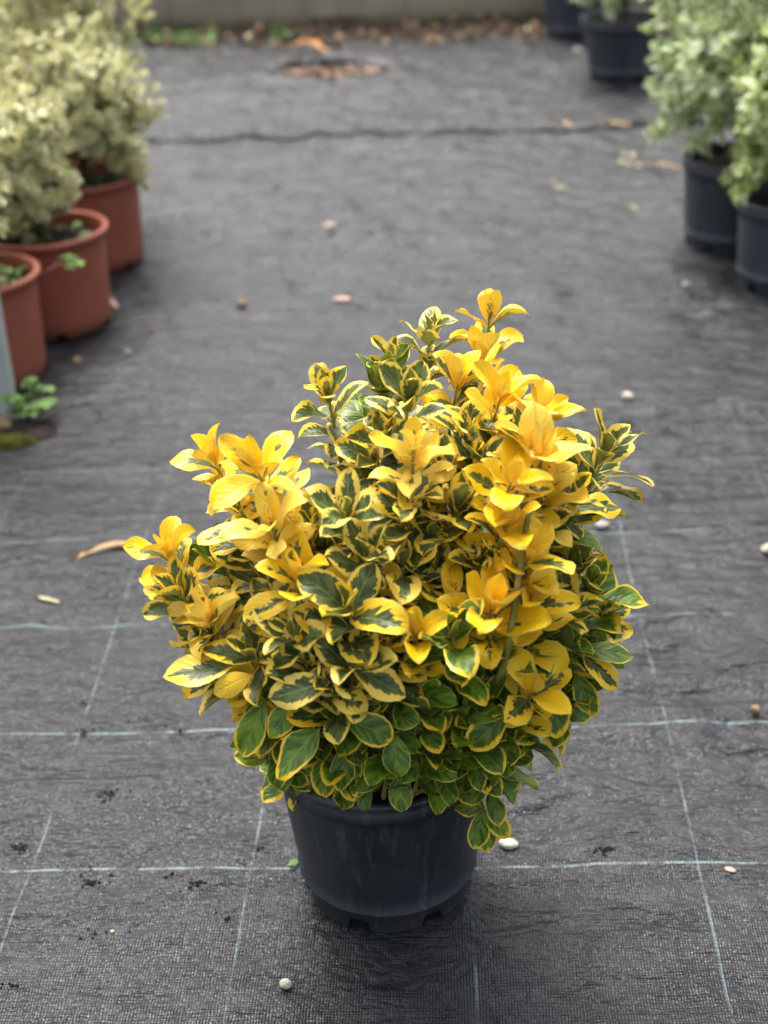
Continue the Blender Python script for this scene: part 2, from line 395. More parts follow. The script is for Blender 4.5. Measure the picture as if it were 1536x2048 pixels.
GX, GY, GA = -0.41707, 1.2531, -0.0493277          # origin and turn of the woven grid
def to_grid(p):
    dx, dy = p[0] - GX, p[1] - GY
    return dx * math.cos(GA) + dy * math.sin(GA), -dx * math.sin(GA) + dy * math.cos(GA)
POTS = [(-0.012, 1.222, .10), (-0.68, 3.43, .13), (-0.697, 3.01, .13), (-0.79, 2.73, .13), (-0.80, 3.84, .13), (-1.02, 3.5, .13), (.87, 3.38, .12), (.92, 3.08, .12), (.92, 5.28, .13), (.86, 6.12, .13), (-1.05, 3.05, .13), (1.2, 3.3, .13)]
HOLE = gnd(650, 160)
def mat_height(WX, WY):
    u = WX * 1.0; v = WY * 1.0
    wob = fbm(u * 3.0, v * 3.0, 2, 3.0) * 0.10
    rid = fbm(u * 5.0, (v + wob) * 22, 3, 1.0)
    rid = 1 - np.abs(rid * 2 - 0.875) * 2.0
    mask = np.clip((fbm(u * 2.2, v * 2.8, 3, 8.0) - 0.36) * 5, 0.05, 1)
    h = np.clip(rid, 0, 1) ** 2 * 0.0100 * mask
    far = np.clip((v - 2.3) / 1.5, 0, 1)
    lump = fbm(u * 13, v * 18, 3, 5.0) - 0.44
    h = h + lump * (0.007 + 0.022 * far)
    h = h + (fbm(u * 1.6, v * 2.0, 2, 12.0) - 0.38) * 0.012
    m_ = np.ones_like(h)
    for px, py, r in POTS:
        d = np.hypot(WX - px, WY - py)
        m_ = np.minimum(m_, np.clip((d - r) / 0.05, 0, 1))
    h = h * m_
    h = np.where(h < -0.003, -0.003 + (h + 0.003) * 0.5, h)
    return h
def axis(parts):
    out = []
    for a, b, st in parts:
        n = max(1, int(round((b - a) / st))); out.append(np.linspace(a, b, n, endpoint=False))
    out.append(np.array([parts[-1][1]])); return np.concatenate(out)
def sheet(name, xs, ys, mat, extra=None, hole=None):
    X, Y = np.meshgrid(xs, ys); ca, sa = math.cos(GA), math.sin(GA)
    WX = GX + X * ca - Y * sa; WY = GY + X * sa + Y * ca
    Z = mat_height(WX, WY)
    if extra is not None: Z = Z + extra(X, Y, WX, WY)
    V = np.stack([X, Y, Z], -1).reshape(-1, 3)
    nx, ny = len(xs), len(ys); i = np.arange(nx * ny).reshape(ny, nx)
    Fq = np.stack([i[:-1, :-1], i[:-1, 1:], i[1:, 1:], i[1:, :-1]], -1).reshape(-1, 4)
    if hole is not None:
        cx = (WX[:-1, :-1] + WX[1:, 1:]) / 2; cy = (WY[:-1, :-1] + WY[1:, 1:]) / 2
        Fq = Fq[~hole(cx, cy).reshape(-1)]
    o = mesh_obj(name, V, Fq, mat); o.location = (GX, GY, 0); o.rotation_euler = (0, 0, GA)
    return o
XS = axis([(-2.6, -0.75, .05), (-0.75, 1.45, .0075), (1.45, 3.4, .05)])
def near_edge(X, Y, WX, WY):    # the near sheet laps over the far one along a seam
    z = -np.clip((Y - 3.24) / 0.1, 0, 1) * 0.0045
    s = 0
    # dip with dirt in the middle of the aisle
    p = gnd(630, 465); d = np.hypot((WX - p.x) / 0.09, (WY - p.y) / 0.06)
    return z + s - np.exp(-d ** 2) * 0.012 + np.exp(-((d - 1.5) / 0.5) ** 2) * 0.006
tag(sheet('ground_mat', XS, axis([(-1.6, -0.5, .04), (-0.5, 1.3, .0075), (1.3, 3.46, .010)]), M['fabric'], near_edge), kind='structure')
HC = gnd(665, 148)
def hole_fn(x, y):
    r = ((x - HC.x) / 0.21) ** 2 + ((y - HC.y) / 0.11) ** 2
    return r + 0.35 * (fbm(x * 9, y * 9, 2, 4.0) - 0.4) < 0.85
def far_edge(X, Y, WX, WY):
    r = np.sqrt(((WX - HC.x) / 0.23) ** 2 + ((WY - HC.y - 0.0) / 0.12) ** 2)
    rim = np.exp(-((r - 1.12) / 0.16) ** 2) * (0.012 + 0.030 * np.clip((WY - HC.y) / 0.1, 0, 1))
    edge = np.clip((Y - 4.86) / 0.08, 0, 1) * (fbm(X * 5, Y * 3, 2, 7) - 0.3) * 0.02
    return 0.003 + rim + edge + (0.0015 * fbm(X * 1.1, Y * 0 + 1, 1, 2.0) + 0.003 * np.clip((X - 0.9) / .3, 0, 1)) * np.exp(-(Y - 3.345) / 0.05)
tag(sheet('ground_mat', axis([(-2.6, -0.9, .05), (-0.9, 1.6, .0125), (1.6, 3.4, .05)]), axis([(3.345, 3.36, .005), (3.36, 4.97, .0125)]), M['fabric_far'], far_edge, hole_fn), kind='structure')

# debris strip at the foot of the wall, bare dirt under the torn mat
WL, WR = gnd(260, 72), gnd(1080, 52)
wd = (WR - WL).normalized(); wn = Vector((-wd.y, wd.x, 0))
xs = np.linspace(-2.6, 3.6, 320); ys = np.linspace(-0.50, 0.12, 44)
A, B = np.meshgrid(xs, ys)
WXs = WL.x + A * wd.x + B * wn.x; WYs = WL.y + A * wd.y + B * wn.y
Zs = -0.012 + np.clip((B + 0.36) / 0.30, 0, 1) * 0.045 * (0.4 + fbm(A * 3, B * 3, 3, 2.2)) + (fbm(A * 22, B * 22, 4, 6) - 0.45) * 0.035
V = np.stack([WXs, WYs, Zs], -1).reshape(-1, 3); ii = np.arange(A.size).reshape(A.shape)
tag(mesh_obj('soil', V, np.stack([ii[:-1, :-1], ii[:-1, 1:], ii[1:, 1:], ii[1:, :-1]], -1).reshape(-1, 4), M['dirt']), kind='structure')
def blob_patch(name, cx, cy, rx, ry, mat, h=0.01, z0=-0.012, seed=1.0, n=26):
    xs_ = np.linspace(-1, 1, n); X, Y = np.meshgrid(xs_, xs_)
    r = np.sqrt(X * X + Y * Y) + 0.5 * (fbm(X * 2 + seed, Y * 2, 3, seed) - 0.44)
    Z = z0 + np.clip((1 - r) * 3, -0.4, 1) * (h - z0) * (0.6 + fbm(X * 6, Y * 6, 3, seed + 3))
    V = np.stack([cx + X * rx, cy + Y * ry, Z], -1).reshape(-1, 3); i = np.arange(n * n).reshape(n, n)
    Fq = np.stack([i[:-1, :-1], i[:-1, 1:], i[1:, 1:], i[1:, :-1]], -1).reshape(-1, 4)
    return mesh_obj(name, V, Fq, mat)
tag(blob_patch('soil', HC.x, HC.y, 0.30, 0.17, M['dirt'], 0.008, -0.02, 2.0, 40), kind='structure')
pp = gnd(45, 868)
tag(blob_patch('soil', pp.x - 0.06, pp.y - 0.005, 0.16, 0.075, M['soil'], 0.010, -0.006, 5.0, 36), kind='structure')
tag(blob_patch('moss', pp.x - 0.05, pp.y - 0.045, 0.10, 0.030, M['moss'], 0.014, -0.004, 9.0, 30), kind='stuff', label='yellow green moss on the bare soil by the steel post')

# wall
th = 0.18
wx0, wx1 = -5.0, 5.5
nseg = 90; zs = np.linspace(-0.05, 0.62, 14)
Vw = []; 
for z in zs:
    for i in range(nseg + 1):
        a = wx0 + (wx1 - wx0) * i / nseg
        b = 0.10 + 0.006 * (mnoise.noise(Vector((a * 2, z * 3, 0))))
        Vw.append((a, b, z))
nz = len(zs); Fw_ = [[j * (nseg + 1) + i, j * (nseg + 1) + i + 1, (j + 1) * (nseg + 1) + i + 1, (j + 1) * (nseg + 1) + i] for j in range(nz - 1) for i in range(nseg)]
base = len(Vw)
Vw += [(wx0, .1 + th, -.05), (wx1, .1 + th, -.05), (wx1, .1 + th, .62), (wx0, .1 + th, .62)]
tl = (nz - 1) * (nseg + 1); tr_ = tl + nseg
Fw_ += [[tl + i for i in range(nseg + 1)] + [base + 2, base + 3], [base + 1, base, base + 3, base + 2]]
wall = mesh_obj('concrete_wall', np.array(Vw, dtype=float), Fw_, M['wall'], smooth=False)
wall.location = WL; wall.rotation_euler = (0, 0, math.atan2(wd.y, wd.x))
tag(wall, 'low weathered tan concrete wall across the back of the nursery bed', 'wall')

# ------------------------------------------------------------------ leaf geometry
def leafgeo(L, Wd, fold=0.35, bend=0.5, wave=0.08, curl=0.25, twist=0.0, NL=14, NS=2, jag=0.05, r=rng, shape=1.28):
    """returns (rows*cols,3) verts; grows along +Y, upper side +Z"""
    nc = 2 * NS + 1; V = np.zeros((NL + 1, nc, 3)); s = np.linspace(-1, 1, nc)
    y = z = 0.0; ph = r.uniform(0, 6.3); ph2 = r.uniform(0, 6.3)
    skew = r.uniform(-0.12, 0.12); lat = 0.0
    for i in range(NL + 1):
        t = i / NL
        phi = -bend * (t ** 1.2) + 0.10 * math.sin(ph + 4 * t)
        if i: y += L / NL * math.cos(phi); z += L / NL * math.sin(phi); lat += skew * L / NL * t
        tt = t
        w = Wd * (math.sin(math.pi * tt ** shape if tt < 1 else math.pi) ** 0.60 if 0 < tt < 1 else 0.0)
        if t < 0.12: w = Wd * (0.07 + 0.20 * (t / 0.12))
        w = max(w, Wd * 0.035)
        tw = twist * t; ct, st = math.cos(tw), math.sin(tw)
        for j in range(nc):
            q = s[j]; ww = w
            if abs(q) == 1: ww = w * (1 + (jag if (i % 2) else -jag * 0.5) * r.uniform(0.4, 1.4))
            lx = q * ww * math.cos(fold * 0.8); a = abs(q)
            lz = ww * (math.sin(fold) * a - curl * a * a)
            sg = 1 if q > 0 else -1
            lz += wave * Wd * math.sin(ph2 + 8.5 * t + (1.7 if sg > 0 else 0)) * a * a * 1.2
            X = lx * ct - lz * st; Zl = lx * st + lz * ct
            V[i, j] = (lat + X, y - Zl * math.sin(phi), z + Zl * math.cos(phi))
    return V.reshape(-1, 3)
_fc = {}
def leaffaces(NL, NS):
    if (NL, NS) not in _fc:
        nc = 2 * NS + 1; i = np.arange((NL + 1) * nc).reshape(NL + 1, nc)
        _fc[(NL, NS)] = (np.stack([i[:-1, :-1], i[:-1, 1:], i[1:, 1:], i[1:, :-1]], -1).reshape(-1, 4),
                         np.tile(np.linspace(-1, 1, nc), NL + 1), np.repeat(np.linspace(0, 1, NL + 1), nc))
    return _fc[(NL, NS)]
def frame(p, d, n):
    d = d.normalized(); x = d.cross(n).normalized(); n = x.cross(d).normalized()
    return np.array([[x.x, d.x, n.x], [x.y, d.y, n.y], [x.z, d.z, n.z]]), np.array(p)

# ------------------------------------------------------------------ main potted shrub
PC = Vector((-0.012, 1.222, 0.0))
def build_pot(parent, mat, rt, rb, h, notch=True, z0=0.002, lip=0.006, skirt=True, seg=120, feet=7, ph=0.0, rimh=0.028):
    """container with rolled rim, ledge near the foot and drainage notches"""
    led = 0.030
    def R(z): return rb + (rt - rb) * (z / h)
    out = [(R(0) - 0.001, 0.0), (R(led) - 0.0005, led - 0.004), (R(led) + 0.0030, led), (R(led) + 0.0030, led + 0.0015), (R(led), led + 0.004)]
    zz = np.linspace(led + 0.004, h - rimh, 8)[1:]
    out += [(R(z), z) for z in zz]
    out += [(R(h) + lip * 0.55, h - rimh + 0.0015), (R(h) + lip * 0.75, h - rimh * 0.55), (R(h) + lip * 0.55, h - rimh * 0.5), (R(h) + lip * 0.7, h - 0.007), (R(h) + lip * 1.25, h - 0.005), (R(h) + lip * 1.3, h - 0.0015), (R(h) + lip * 0.9, h)]
    inn = [(R(h) - 0.001, h - 0.001), (R(h) - 0.003, h - 0.01), (R(h * 0.7) - 0.003, h * 0.7), (R(h * 0.3) - 0.003, h * 0.3), (R(0.01) - 0.003, 0.012), (0.001, 0.012)]
    prof = out + inn; no = len(out)
    def fn(a, i, r, z):
        if notch and i == 0:
            u = ((a + ph) / (2 * math.pi) * feet) % 1.0
            if u < 0.26: z = 0.013 + 0.003 * math.sin(u / 0.26 * math.pi)
        r += 0.0008 * math.sin(3 * a + 1) * (z / h)
        return r, z
    V, Fc = lathe(prof, seg, fn)
    V[:, 2] += z0
    # the tip of each foot folds inward below: thickness
    return mesh_obj('pot', V, Fc, mat, parent)

plant = empty('potted_shrub', PC)
tag(plant, 'large golden and green variegated shrub in a round black pot, in the foreground', 'potted plant')
RT, RB, PH = 0.117, 0.092, 0.198
build_pot(plant, M['pot'], RT, RB, PH, ph=2.05, lip=0.006)
# recessed joint lines moulded down the wall
def soil_disc(parent, r, z, seed=1.0, mat=None):
    n = 30; V = [(0, 0, z + 0.008)]; Fc = []
    rr = [r * (k + 1) / 9 for k in range(9)]
    for q in rr:
        for i in range(n):
            a = 2 * math.pi * i / n; x, y = q * math.cos(a), q * math.sin(a)
            V.append((x, y, z + 0.010 * (1 - (q / r) ** 2) + 0.008 * mnoise.noise(Vector((x * 60 + seed, y * 60, seed)))))
    for i in range(n): Fc.append([0, 1 + i, 1 + (i + 1) % n])
    for k in range(8):
        for i in range(n):
            a, b = 1 + k * n + i, 1 + k * n + (i + 1) % n
            Fc.append([a, a + n, b + n, b])
    return mesh_obj('soil', np.array(V, dtype=float), Fc, mat or M['soil'], parent)
soil_disc(plant, RT - 0.005, PH - 0.026, 3.0)

EC, ER = Vector((0.0, 1.20, 0.37)), Vector((0.265, 0.21, 0.31))
def tip_point(u, v, back=0.0, side=-1):
    """point on the crown's ellipsoid seen through a pixel; back>0 moves it away along the ray"""
    d = ray(u, v).normalized(); o = Vector((0, 0, CAM_H))
    dd = Vector((d.x / ER.x, d.y / ER.y, d.z / ER.z)); oo = Vector(((o - EC).x / ER.x, (o - EC).y / ER.y, (o - EC).z / ER.z))
    a = dd.dot(dd); b = dd.dot(oo); c = oo.dot(oo) - 1
    disc = b * b - a * c
    t = (-b - math.sqrt(disc)) / a if disc > 0 else -b / a
    return o + d * (t + back)
# shoots: (px, py, back, kind, pairs, lean, size)   kind: Y gold, P pale gold, V variegated, C cream variegated, G green, E green with yellow ends
SH = [
 # back row, top
 (980, 606, .10, 'Y', 4, .05, 1.05), (965, 690, .11, 'Y', 3, .0, 1.0), (860, 645, .13, 'C', 3, .0, .95), (785, 700, .12, 'V', 3, -.1, .9), (920, 735, .10, 'Y', 3, 0, .95),
 (1008, 775, .03, 'Y', 3, .1, 1.05), (1092, 805, .02, 'Y', 3, .15, 1.15), (650, 765, .07, 'V', 7, -.1, .95), 
 (820, 775, .02, 'C', 4, 0, 1.1), (940, 840, .06, 'V', 4, 0, 1.1), (1222, 880, .03, 'C', 4, .25, 1.15), (770, 740, .12, 'G', 4, 0, 1.),
 # second row
 (825, 885, .00, 'P', 3, 0, 1.0), (770, 850, .05, 'V', 4, 0, .95), (745, 900, .05, 'V', 3, .0, .9), (1045, 855, .01, 'C', 3, .1, .95), (1080, 890, -.01, 'P', 3, .2, 1.2),
 (1030, 940, -.02, 'Y', 2, 0, 1.1), (1100, 950, -.01, 'P', 2, .3, 1.1), (960, 905, .04, 'V', 4, 0, 1.0), (890, 930, .05, 'V', 3, 0, 1.0),
 (815, 975, .01, 'V', 3, 0, .95), (920, 990, .02, 'V', 4, 0, 1.1), (1150, 980, .02, 'V', 4, .3, 1.05), (1020, 1025, -.02, 'Y', 2, 0, .95), (1070, 1085, -.03, 'Y', 2, .1, 1.0),
 (1120, 1040, .03, 'G', 4, .2, 1.1), (1075, 1010, .02, 'V', 3, .2, 1.0), (870, 1050, .03, 'V', 4, 0, 1.), (960, 1100, .01, 'V', 2, 0, .75), (1010, 1100, .04, 'V', 3, 0, .9),
 # left arm
 (415, 895, .05, 'Y', 3, -.3, .95), (505, 915, .01, 'Y', 4, -.15, 1.2), (535, 1020, -.01, 'P', 3, -.1, 1.0), (480, 1010, .03, 'V', 2, -.3, 1.0),
 (325, 1080, .02, 'Y', 3, -.35, 1.05), (345, 1165, .0, 'V', 3, -.4, 1.0), (400, 1215, .0, 'P', 4, -.5, 1.0), (430, 1110, .07, 'G', 4, -.3, 1.1), (500, 1100, .05, 'V', 3, -.2, 1.0),
 (400, 1270, .01, 'V', 3, -.7, 1.0), (420, 1320, .02, 'V', 2, -.9, 1.15), (490, 1290, -.01, 'V', 4, -.5, 1.0), (495, 1360, .0, 'Y', 2, -.8, .9),
 # middle
 (690, 1010, .00, 'C', 4, -.05, 1.0), (625, 1040, .03, 'V', 2, -.1, .9), (735, 1090, .00, 'C', 3, 0, 1.1), (590, 1135, -.01, 'Y', 4, -.15, 1.2), (640, 1085, .04, 'V', 3, 0, 1.0),
 (700, 1200, -.03, 'V', 4, 0, 1.22), (575, 1250, -.02, 'C', 3, -.2, 1.0), (810, 1110, .02, 'V', 3, 0, 1.1), (870, 1120, .03, 'V', 3, 0, .95), (780, 1170, .02, 'P', 3, 0, 1.0),
 (905, 1180, .0, 'Y', 3, 0, 1.0), (905, 1255, -.03, 'E', 3, 0, 1.15), (985, 1195, -.03, 'Y', 2, -.1, 1.2), (1075, 1180, -.02, 'Y', 3, .15, 1.15), (830, 1245, -.02, 'Y', 2, 0, 1.05),
 (770, 1270, -.01, 'V', 3, .1, 1.05), (610, 1320, -.02, 'C', 3, -.2, 1.0), (710, 1310, -.03, 'C', 3, .1, 1.1), (660, 1355, -.03, 'V', 2, 0, 1.0), (540, 1200, .02, 'V', 3, -.2, 1.0), (640, 1190, .02, 'V', 3, 0, 1.0),
 # right
 (1190, 1160, .03, 'E', 3, .4, 1.2), (1150, 1120, .04, 'V', 4, .3, 1.05), (1215, 1225, .03, 'V', 3, .6, .95), (1140, 1200, .01, 'V', 3, .4, 1.15), (1190, 1310, .02, 'G', 2, .9, 1.1),
 (1130, 1280, .02, 'G', 3, .5, 1.0), (1075, 1365, -.03, 'Y', 2, .2, 1.1), (1150, 1370, .02, 'E', 2, .9, 1.1), (1110, 1400, .02, 'E', 2, .9, 1.05), (1060, 1280, .02, 'G', 3, .3, 1.1), (1000, 1290, .01, 'E', 3, 0, .95),
 # low green skirt
 (920, 1320, .02, 'G', 3, 0, 1.1), (820, 1350, .0, 'G', 3, 0, 1.0), (850, 1400, -.01, 'E', 3, 0, .95), (925, 1400, -.01, 'G', 3, 0, .9), (975, 1380, -.01, 'E', 2, 0, .8), (760, 1390, .0, 'G', 3, 0, 1.0),
 (1010, 1440, .0, 'E', 3, .5, .95), (950, 1460, .0, 'E', 3, .2, 1.0), (1040, 1450, .01, 'G', 3, .8, 1.0), (700, 1420, .0, 'E', 3, -.1, 1.1), (640, 1400, .01, 'G', 3, -.3, 1.0),
 (575, 1370, .0, 'E', 3, -.6, 1.1), (525, 1380, .02, 'E', 2, -1., 1.1), (620, 1420, .0, 'E', 3, -.7, 1.1), (780, 1470, -.01, 'G', 3, 0, 1.0), (850, 1480, .0, 'G', 3, 0, .95), (560, 1310, .02, 'G', 3, -.4, 1.0),
 (680, 1490, .0, 'E', 3, -.2, .9), (730, 1500, .01, 'G', 2, 0, .9), (900, 1500, .01, 'G', 2, .3, .9), (980, 1500, .02, 'G', 2, .7, .85), (520, 1350, .03, 'G', 3, -.6, 1.0),
]
leaves = []      # (verts, seed, yel, pale, soft)
stems = []
def kind_par(kd, depth, r):
    """yel, pale, soft for a leaf; depth = pair index from the tip"""
    if kd == 'Y': y = 1.8 if r.random() < 0.80 - .20 * depth else r.uniform(.45, .9); return y, r.uniform(0, .16), 0.0
    if kd == 'P': y = r.uniform(.60, 1.3); return y, r.uniform(.25, .75), 0.0
    if kd == 'C': return r.uniform(.16, .44), r.uniform(.55, 1.0), 0.0
    if kd == 'V': return r.uniform(.10, .50), r.uniform(.05, .6), 0.0
    if kd == 'E': return r.uniform(.0, .36), r.uniform(0, .25), r.uniform(.5, .9)
    return r.uniform(-.45, -.15), r.uniform(.2, .5), r.uniform(.5, 1)
def add_leaf(p, d, n, L, kd, depth, bend, fold, r):
    y, pa, so = kind_par(kd, depth, r)
    Wd = L * r.uniform(.25, .33)
    g = leafgeo(L, Wd, fold, bend, r.uniform(.04, .24), r.uniform(-.1, .45), r.uniform(-.6, .6), jag=.03, r=r)
    Rm, P = frame(p, d, n)
    leaves.append([g @ Rm.T + P, r.random(), y, pa, so])
def shoot(p0, tip, ctrl, kd, pairs, size, r, rosette=True, thick=0.0022, internode=0.0112, openness=1.0):
    n = 14; pts = bezier(p0, ctrl, tip, n)
    rad = [thick * (1.25 - 0.75 * i / n) for i in range(n + 1)]
    stems.append((pts, rad, kd))
    # arc-length from the tip
    L = [0.0]
    for i in range(n, 0, -1): L.append(L[-1] + (pts[i] - pts[i - 1]).length)
    def at(sd):
        for k in range(len(L) - 1):
            if L[k + 1] >= sd or k == len(L) - 2:
                f = (sd - L[k]) / max(1e-6, L[k + 1] - L[k]); f = min(f, 1)
                a, b = pts[n - k], pts[n - k - 1]
                return a.lerp(b, f), (a - b).normalized()
    az = r.uniform(0, 2 * math.pi); sd = 0.0
    tot = pairs + (4 if rosette else 1)
    for q in range(tot):
        if sd > L[-1] * 0.93: break
        p, ax = at(sd)
        ref = Vector((1, 0, 0)) if abs(ax.x) < 0.8 else Vector((0, 1, 0))
        e1 = ax.cross(ref).normalized(); e2 = ax.cross(e1)
        if q == 0: ang, Ls, bend, fold = r.uniform(.12, .34), r.uniform(.50, .78), r.uniform(-.3, .4), .60
        elif q == 1: ang, Ls, bend, fold = r.uniform(.36, .66), r.uniform(.82, 1.02), r.uniform(-.1, .8), .52
        elif q == 2: ang, Ls, bend, fold = r.uniform(.55, .90), r.uniform(.92, 1.12), r.uniform(.0, 1.0), .46
        else: ang, Ls, bend, fold = r.uniform(.65, 1.10), r.uniform(.80, 1.08), r.uniform(.1, 1.0), .42
        ang *= openness
        for sgn in (1, -1):
            a = az + (0 if sgn > 0 else math.pi) + r.uniform(-.25, .25)
            rad_ = e1 * math.cos(a) + e2 * math.sin(a)
            an = ang + r.uniform(-.12, .12)
            d = ax * math.cos(an) + rad_ * math.sin(an)
            nn = ax * math.sin(an) - rad_ * math.cos(an)
            add_leaf(p + rad_ * 0.0015, d, nn, (0.0425 if kd not in 'YP' else 0.0415) * size * Ls * r.uniform(.9, 1.1), kd, q, bend, fold * r.uniform(.7, 1.4), r)
        az += math.pi / 2 + r.uniform(-.25, .25)
        sd += (0.0055 if q < 2 else internode * r.uniform(.8, 1.2)) * (size if q < 2 else 1)
    return pts
BASEZ = PH - 0.02
lr = random.Random(21)
for (u, v, back, kd, pairs, lean, size) in SH:
    T = tip_point(u, v, back)
    out = Vector((T.x - PC.x, T.y - PC.y, 0)); ol = out.length
    outn = out.normalized() if ol > .02 else Vector((lr.uniform(-1, 1), -1, 0)).normalized()
    h = T.z
    low = max(0.0, min(1.0, (0.36 - h) / 0.18))
    front = max(0.0, -outn.y)
    td = (Vector((0, 0, 1)) * (1 - 0.75 * low) + outn * (0.22 + 0.85 * low + .1 * front) + Vector((lean * .35, 0, 0)) + Vector((lr.uniform(-.12, .12), lr.uniform(-.12, .12), 0))).normalized()
    T = T - td * 0.014
    p0 = Vector((PC.x, PC.y, BASEZ)) + outn * lr.uniform(.01, .055) + Vector((lr.uniform(-.02, .02), lr.uniform(-.02, .02), 0))
    ctrl = T - td * (T - p0).length * 0.5
    ctrl.z = max(ctrl.z, PH + 0.005)
    shoot(p0, T, ctrl, kd, pairs, size, lr, thick=0.0026 if h > .35 else 0.0018)
# inner filling shoots, darker variegated and green
for i in range(30):
    th_ = lr.uniform(0, 2 * math.pi); q = lr.random() ** .5; z = lr.uniform(.24, .40)
    rr = (0.165 if z < .40 else 0.13) * q
    T = Vector((PC.x + rr * math.cos(th_) * 1.15, PC.y + rr * math.sin(th_), z))
    p0 = Vector((PC.x, PC.y, BASEZ)) + Vector((math.cos(th_), math.sin(th_), 0)) * lr.uniform(.0, .05)
    td = Vector((math.cos(th_) * .35, math.sin(th_) * .35, 1)).normalized()
    shoot(p0, T, T - td * (T - p0).length * .5, lr.choice('VGGEG') if z > .32 else lr.choice('GGGE'), 4, lr.uniform(.9, 1.1), lr)
# the long front shoot with bare stem, and the trailing shoot over the rim
def pathshoot(pp, kd, size, r, nodes, thick):
    pts = []
    for a in range(len(pp) - 1):
        for k in range(4): pts.append(pp[a].lerp(pp[a + 1], k / 4))
    pts.append(pp[-1])
    for _ in range(2):
        pts = [pts[0]] + [(pts[i - 1] + pts[i] * 2 + pts[i + 1]) / 4 for i in range(1, len(pts) - 1)] + [pts[-1]]
    stems.append((pts, [thick * (1 - .35 * i / len(pts)) for i in range(len(pts))], kd))
    return pts
fs = pathshoot([Vector((0.035, 1.16, BASEZ)), tip_point(1005, 1360, -.02), tip_point(1028, 1220, -.035), tip_point(1050, 1060, -.015), tip_point(1085, 900, .0)], 'Y', 1, lr, 0, .0034)
tr0 = pathshoot([Vector((0.04, 1.13, BASEZ + .005)), gnd(880, 1545, PH + .012), gnd(940, 1570, PH - .005), gnd(965, 1600, PH - .025), gnd(972, 1640, PH - .055)], 'E', 1, lr, 0, .0016)
def cluster(c, axis, specs, kd, r):
    axis = axis.normalized()
    for (u, v, L) in specs:      # leaf towards a pixel
        e = c + (ray(u, v).normalized() * (c - Vector((0, 0, CAM_H))).length + Vector((0, 0, CAM_H)) - c)
        d = (e - c) + axis * 0.010
        n = axis - d.normalized() * axis.dot(d.normalized())
        add_leaf(c, d, n, L, kd, 1, r.uniform(.1, .5), r.uniform(.12, .35), r)
cA = gnd(978, 1582, PH - .002); cB = gnd(968, 1618, PH - .035)
cluster(cA, Vector((0.1, -.8, .65)), [(982, 1520, .042), (1035, 1550, .038), (990, 1622, .037), (930, 1590, .034)], 'E', lr)
cluster(cB, Vector((0.1, -.9, .3)), [(950, 1680, .042), (1000, 1655, .038), (980, 1705, .043), (880, 1600, .038)], 'E', lr)

# single hanging leaves at the skirt of the crown: base pixel, tip pixel, depth, length, kind
for bu, bv, tu, tv_, bk, L_, kd_ in [(532, 1400, 476, 1508, -.01, .054, 'E'), (640, 1455, 552, 1536, -.03, .056, 'E'), (690, 1440, 782, 1474, -.03, .044, 'E'), (590, 1395, 550, 1462, -.01, .040, 'E'),
                             (1015, 1430, 944, 1490, -.03, .044, 'E'), (1165, 1310, 1226, 1366, .0, .044, 'V'), (1165, 1300, 1252, 1302, .0, .044, 'G'), (1112, 1385, 1118, 1447, .0, .040, 'E'),
                             (1150, 1345, 1183, 1416, .01, .042, 'E'), (470, 1330, 342, 1346, -.01, .062, 'V'), (505, 1350, 450, 1372, -.01, .036, 'Y'), (660, 1360, 536, 1396, -.035, .052, 'C'),
                             (700, 1330, 788, 1378, -.04, .052, 'C'), (655, 1500, 650, 1598, .0, .040, 'E'), (690, 1490, 680, 1570, .0, .040, 'E'), (785, 1465, 795, 1545, -.02, .038, 'G'), (800, 1540, 800, 1605, .0, .036, 'G')]:
    c_ = tip_point(bu, bv, bk); e_ = ray(tu, tv_).normalized() * (c_ - Vector((0, 0, CAM_H))).length + Vector((0, 0, CAM_H))
    d_ = (e_ - c_); ax_ = Vector((0, -.55, .83)); n_ = ax_ - d_.normalized() * ax_.dot(d_.normalized())
    add_leaf(c_, d_, n_, L_, kd_, 1, lr.uniform(.1, .6), lr.uniform(.15, .4), lr)
# stems of the shrub: one part each
for pts, rad, kd in stems:
    V, Fc = tube([p - PC for p in pts], rad, 7)
    mesh_obj('stem', V, Fc, M['stem'], plant)

# which leaves does the photograph show largest?
def proj_np(P):
    p = P - np.array([0, 0, CAM_H]); xc = p[:, 0]
    zc = p[:, 1] * math.cos(PITCH) - p[:, 2] * math.sin(PITCH); yc = -(p[:, 2] * math.cos(PITCH) + p[:, 1] * math.sin(PITCH))
    u = xc * math.cos(ROLL) - yc * math.sin(ROLL); v = xc * math.sin(ROLL) + yc * math.cos(ROLL)
    return 768 + F_PX * u / zc, 1024 + F_PX * v / zc, zc
NLF, NSF = 14, 2
faces14, ls14, lt14 = leaffaces(NLF, NSF)
STEP = 5
zb = np.full((2048 // STEP + 2, 1536 // STEP + 2), 1e9); ib = np.full(zb.shape, -1, dtype=int)
for li, lf in enumerate(leaves):
    Vv = lf[0]; q = Vv[faces14]                     # (n,4,3)
    smp = []
    for a in (.15, .5, .85):
        for b in (.15, .5, .85):
            smp.append((q[:, 0] * (1 - a) + q[:, 1] * a) * (1 - b) + (q[:, 3] * (1 - a) + q[:, 2] * a) * b)
    smp = np.concatenate(smp); u, v, zc = proj_np(smp)
    ui = np.clip((u / STEP).astype(int), 0, zb.shape[1] - 1); vi = np.clip((v / STEP).astype(int), 0, zb.shape[0] - 1)
    for a, b, z in zip(vi, ui, zc):
        if z < zb[a, b]: zb[a, b] = z; ib[a, b] = li
cnt = np.bincount(ib[ib >= 0], minlength=len(leaves))
order = np.argsort(-cnt); single = set(order[:300].tolist())
rest = MB(); pcn = np.array(PC)
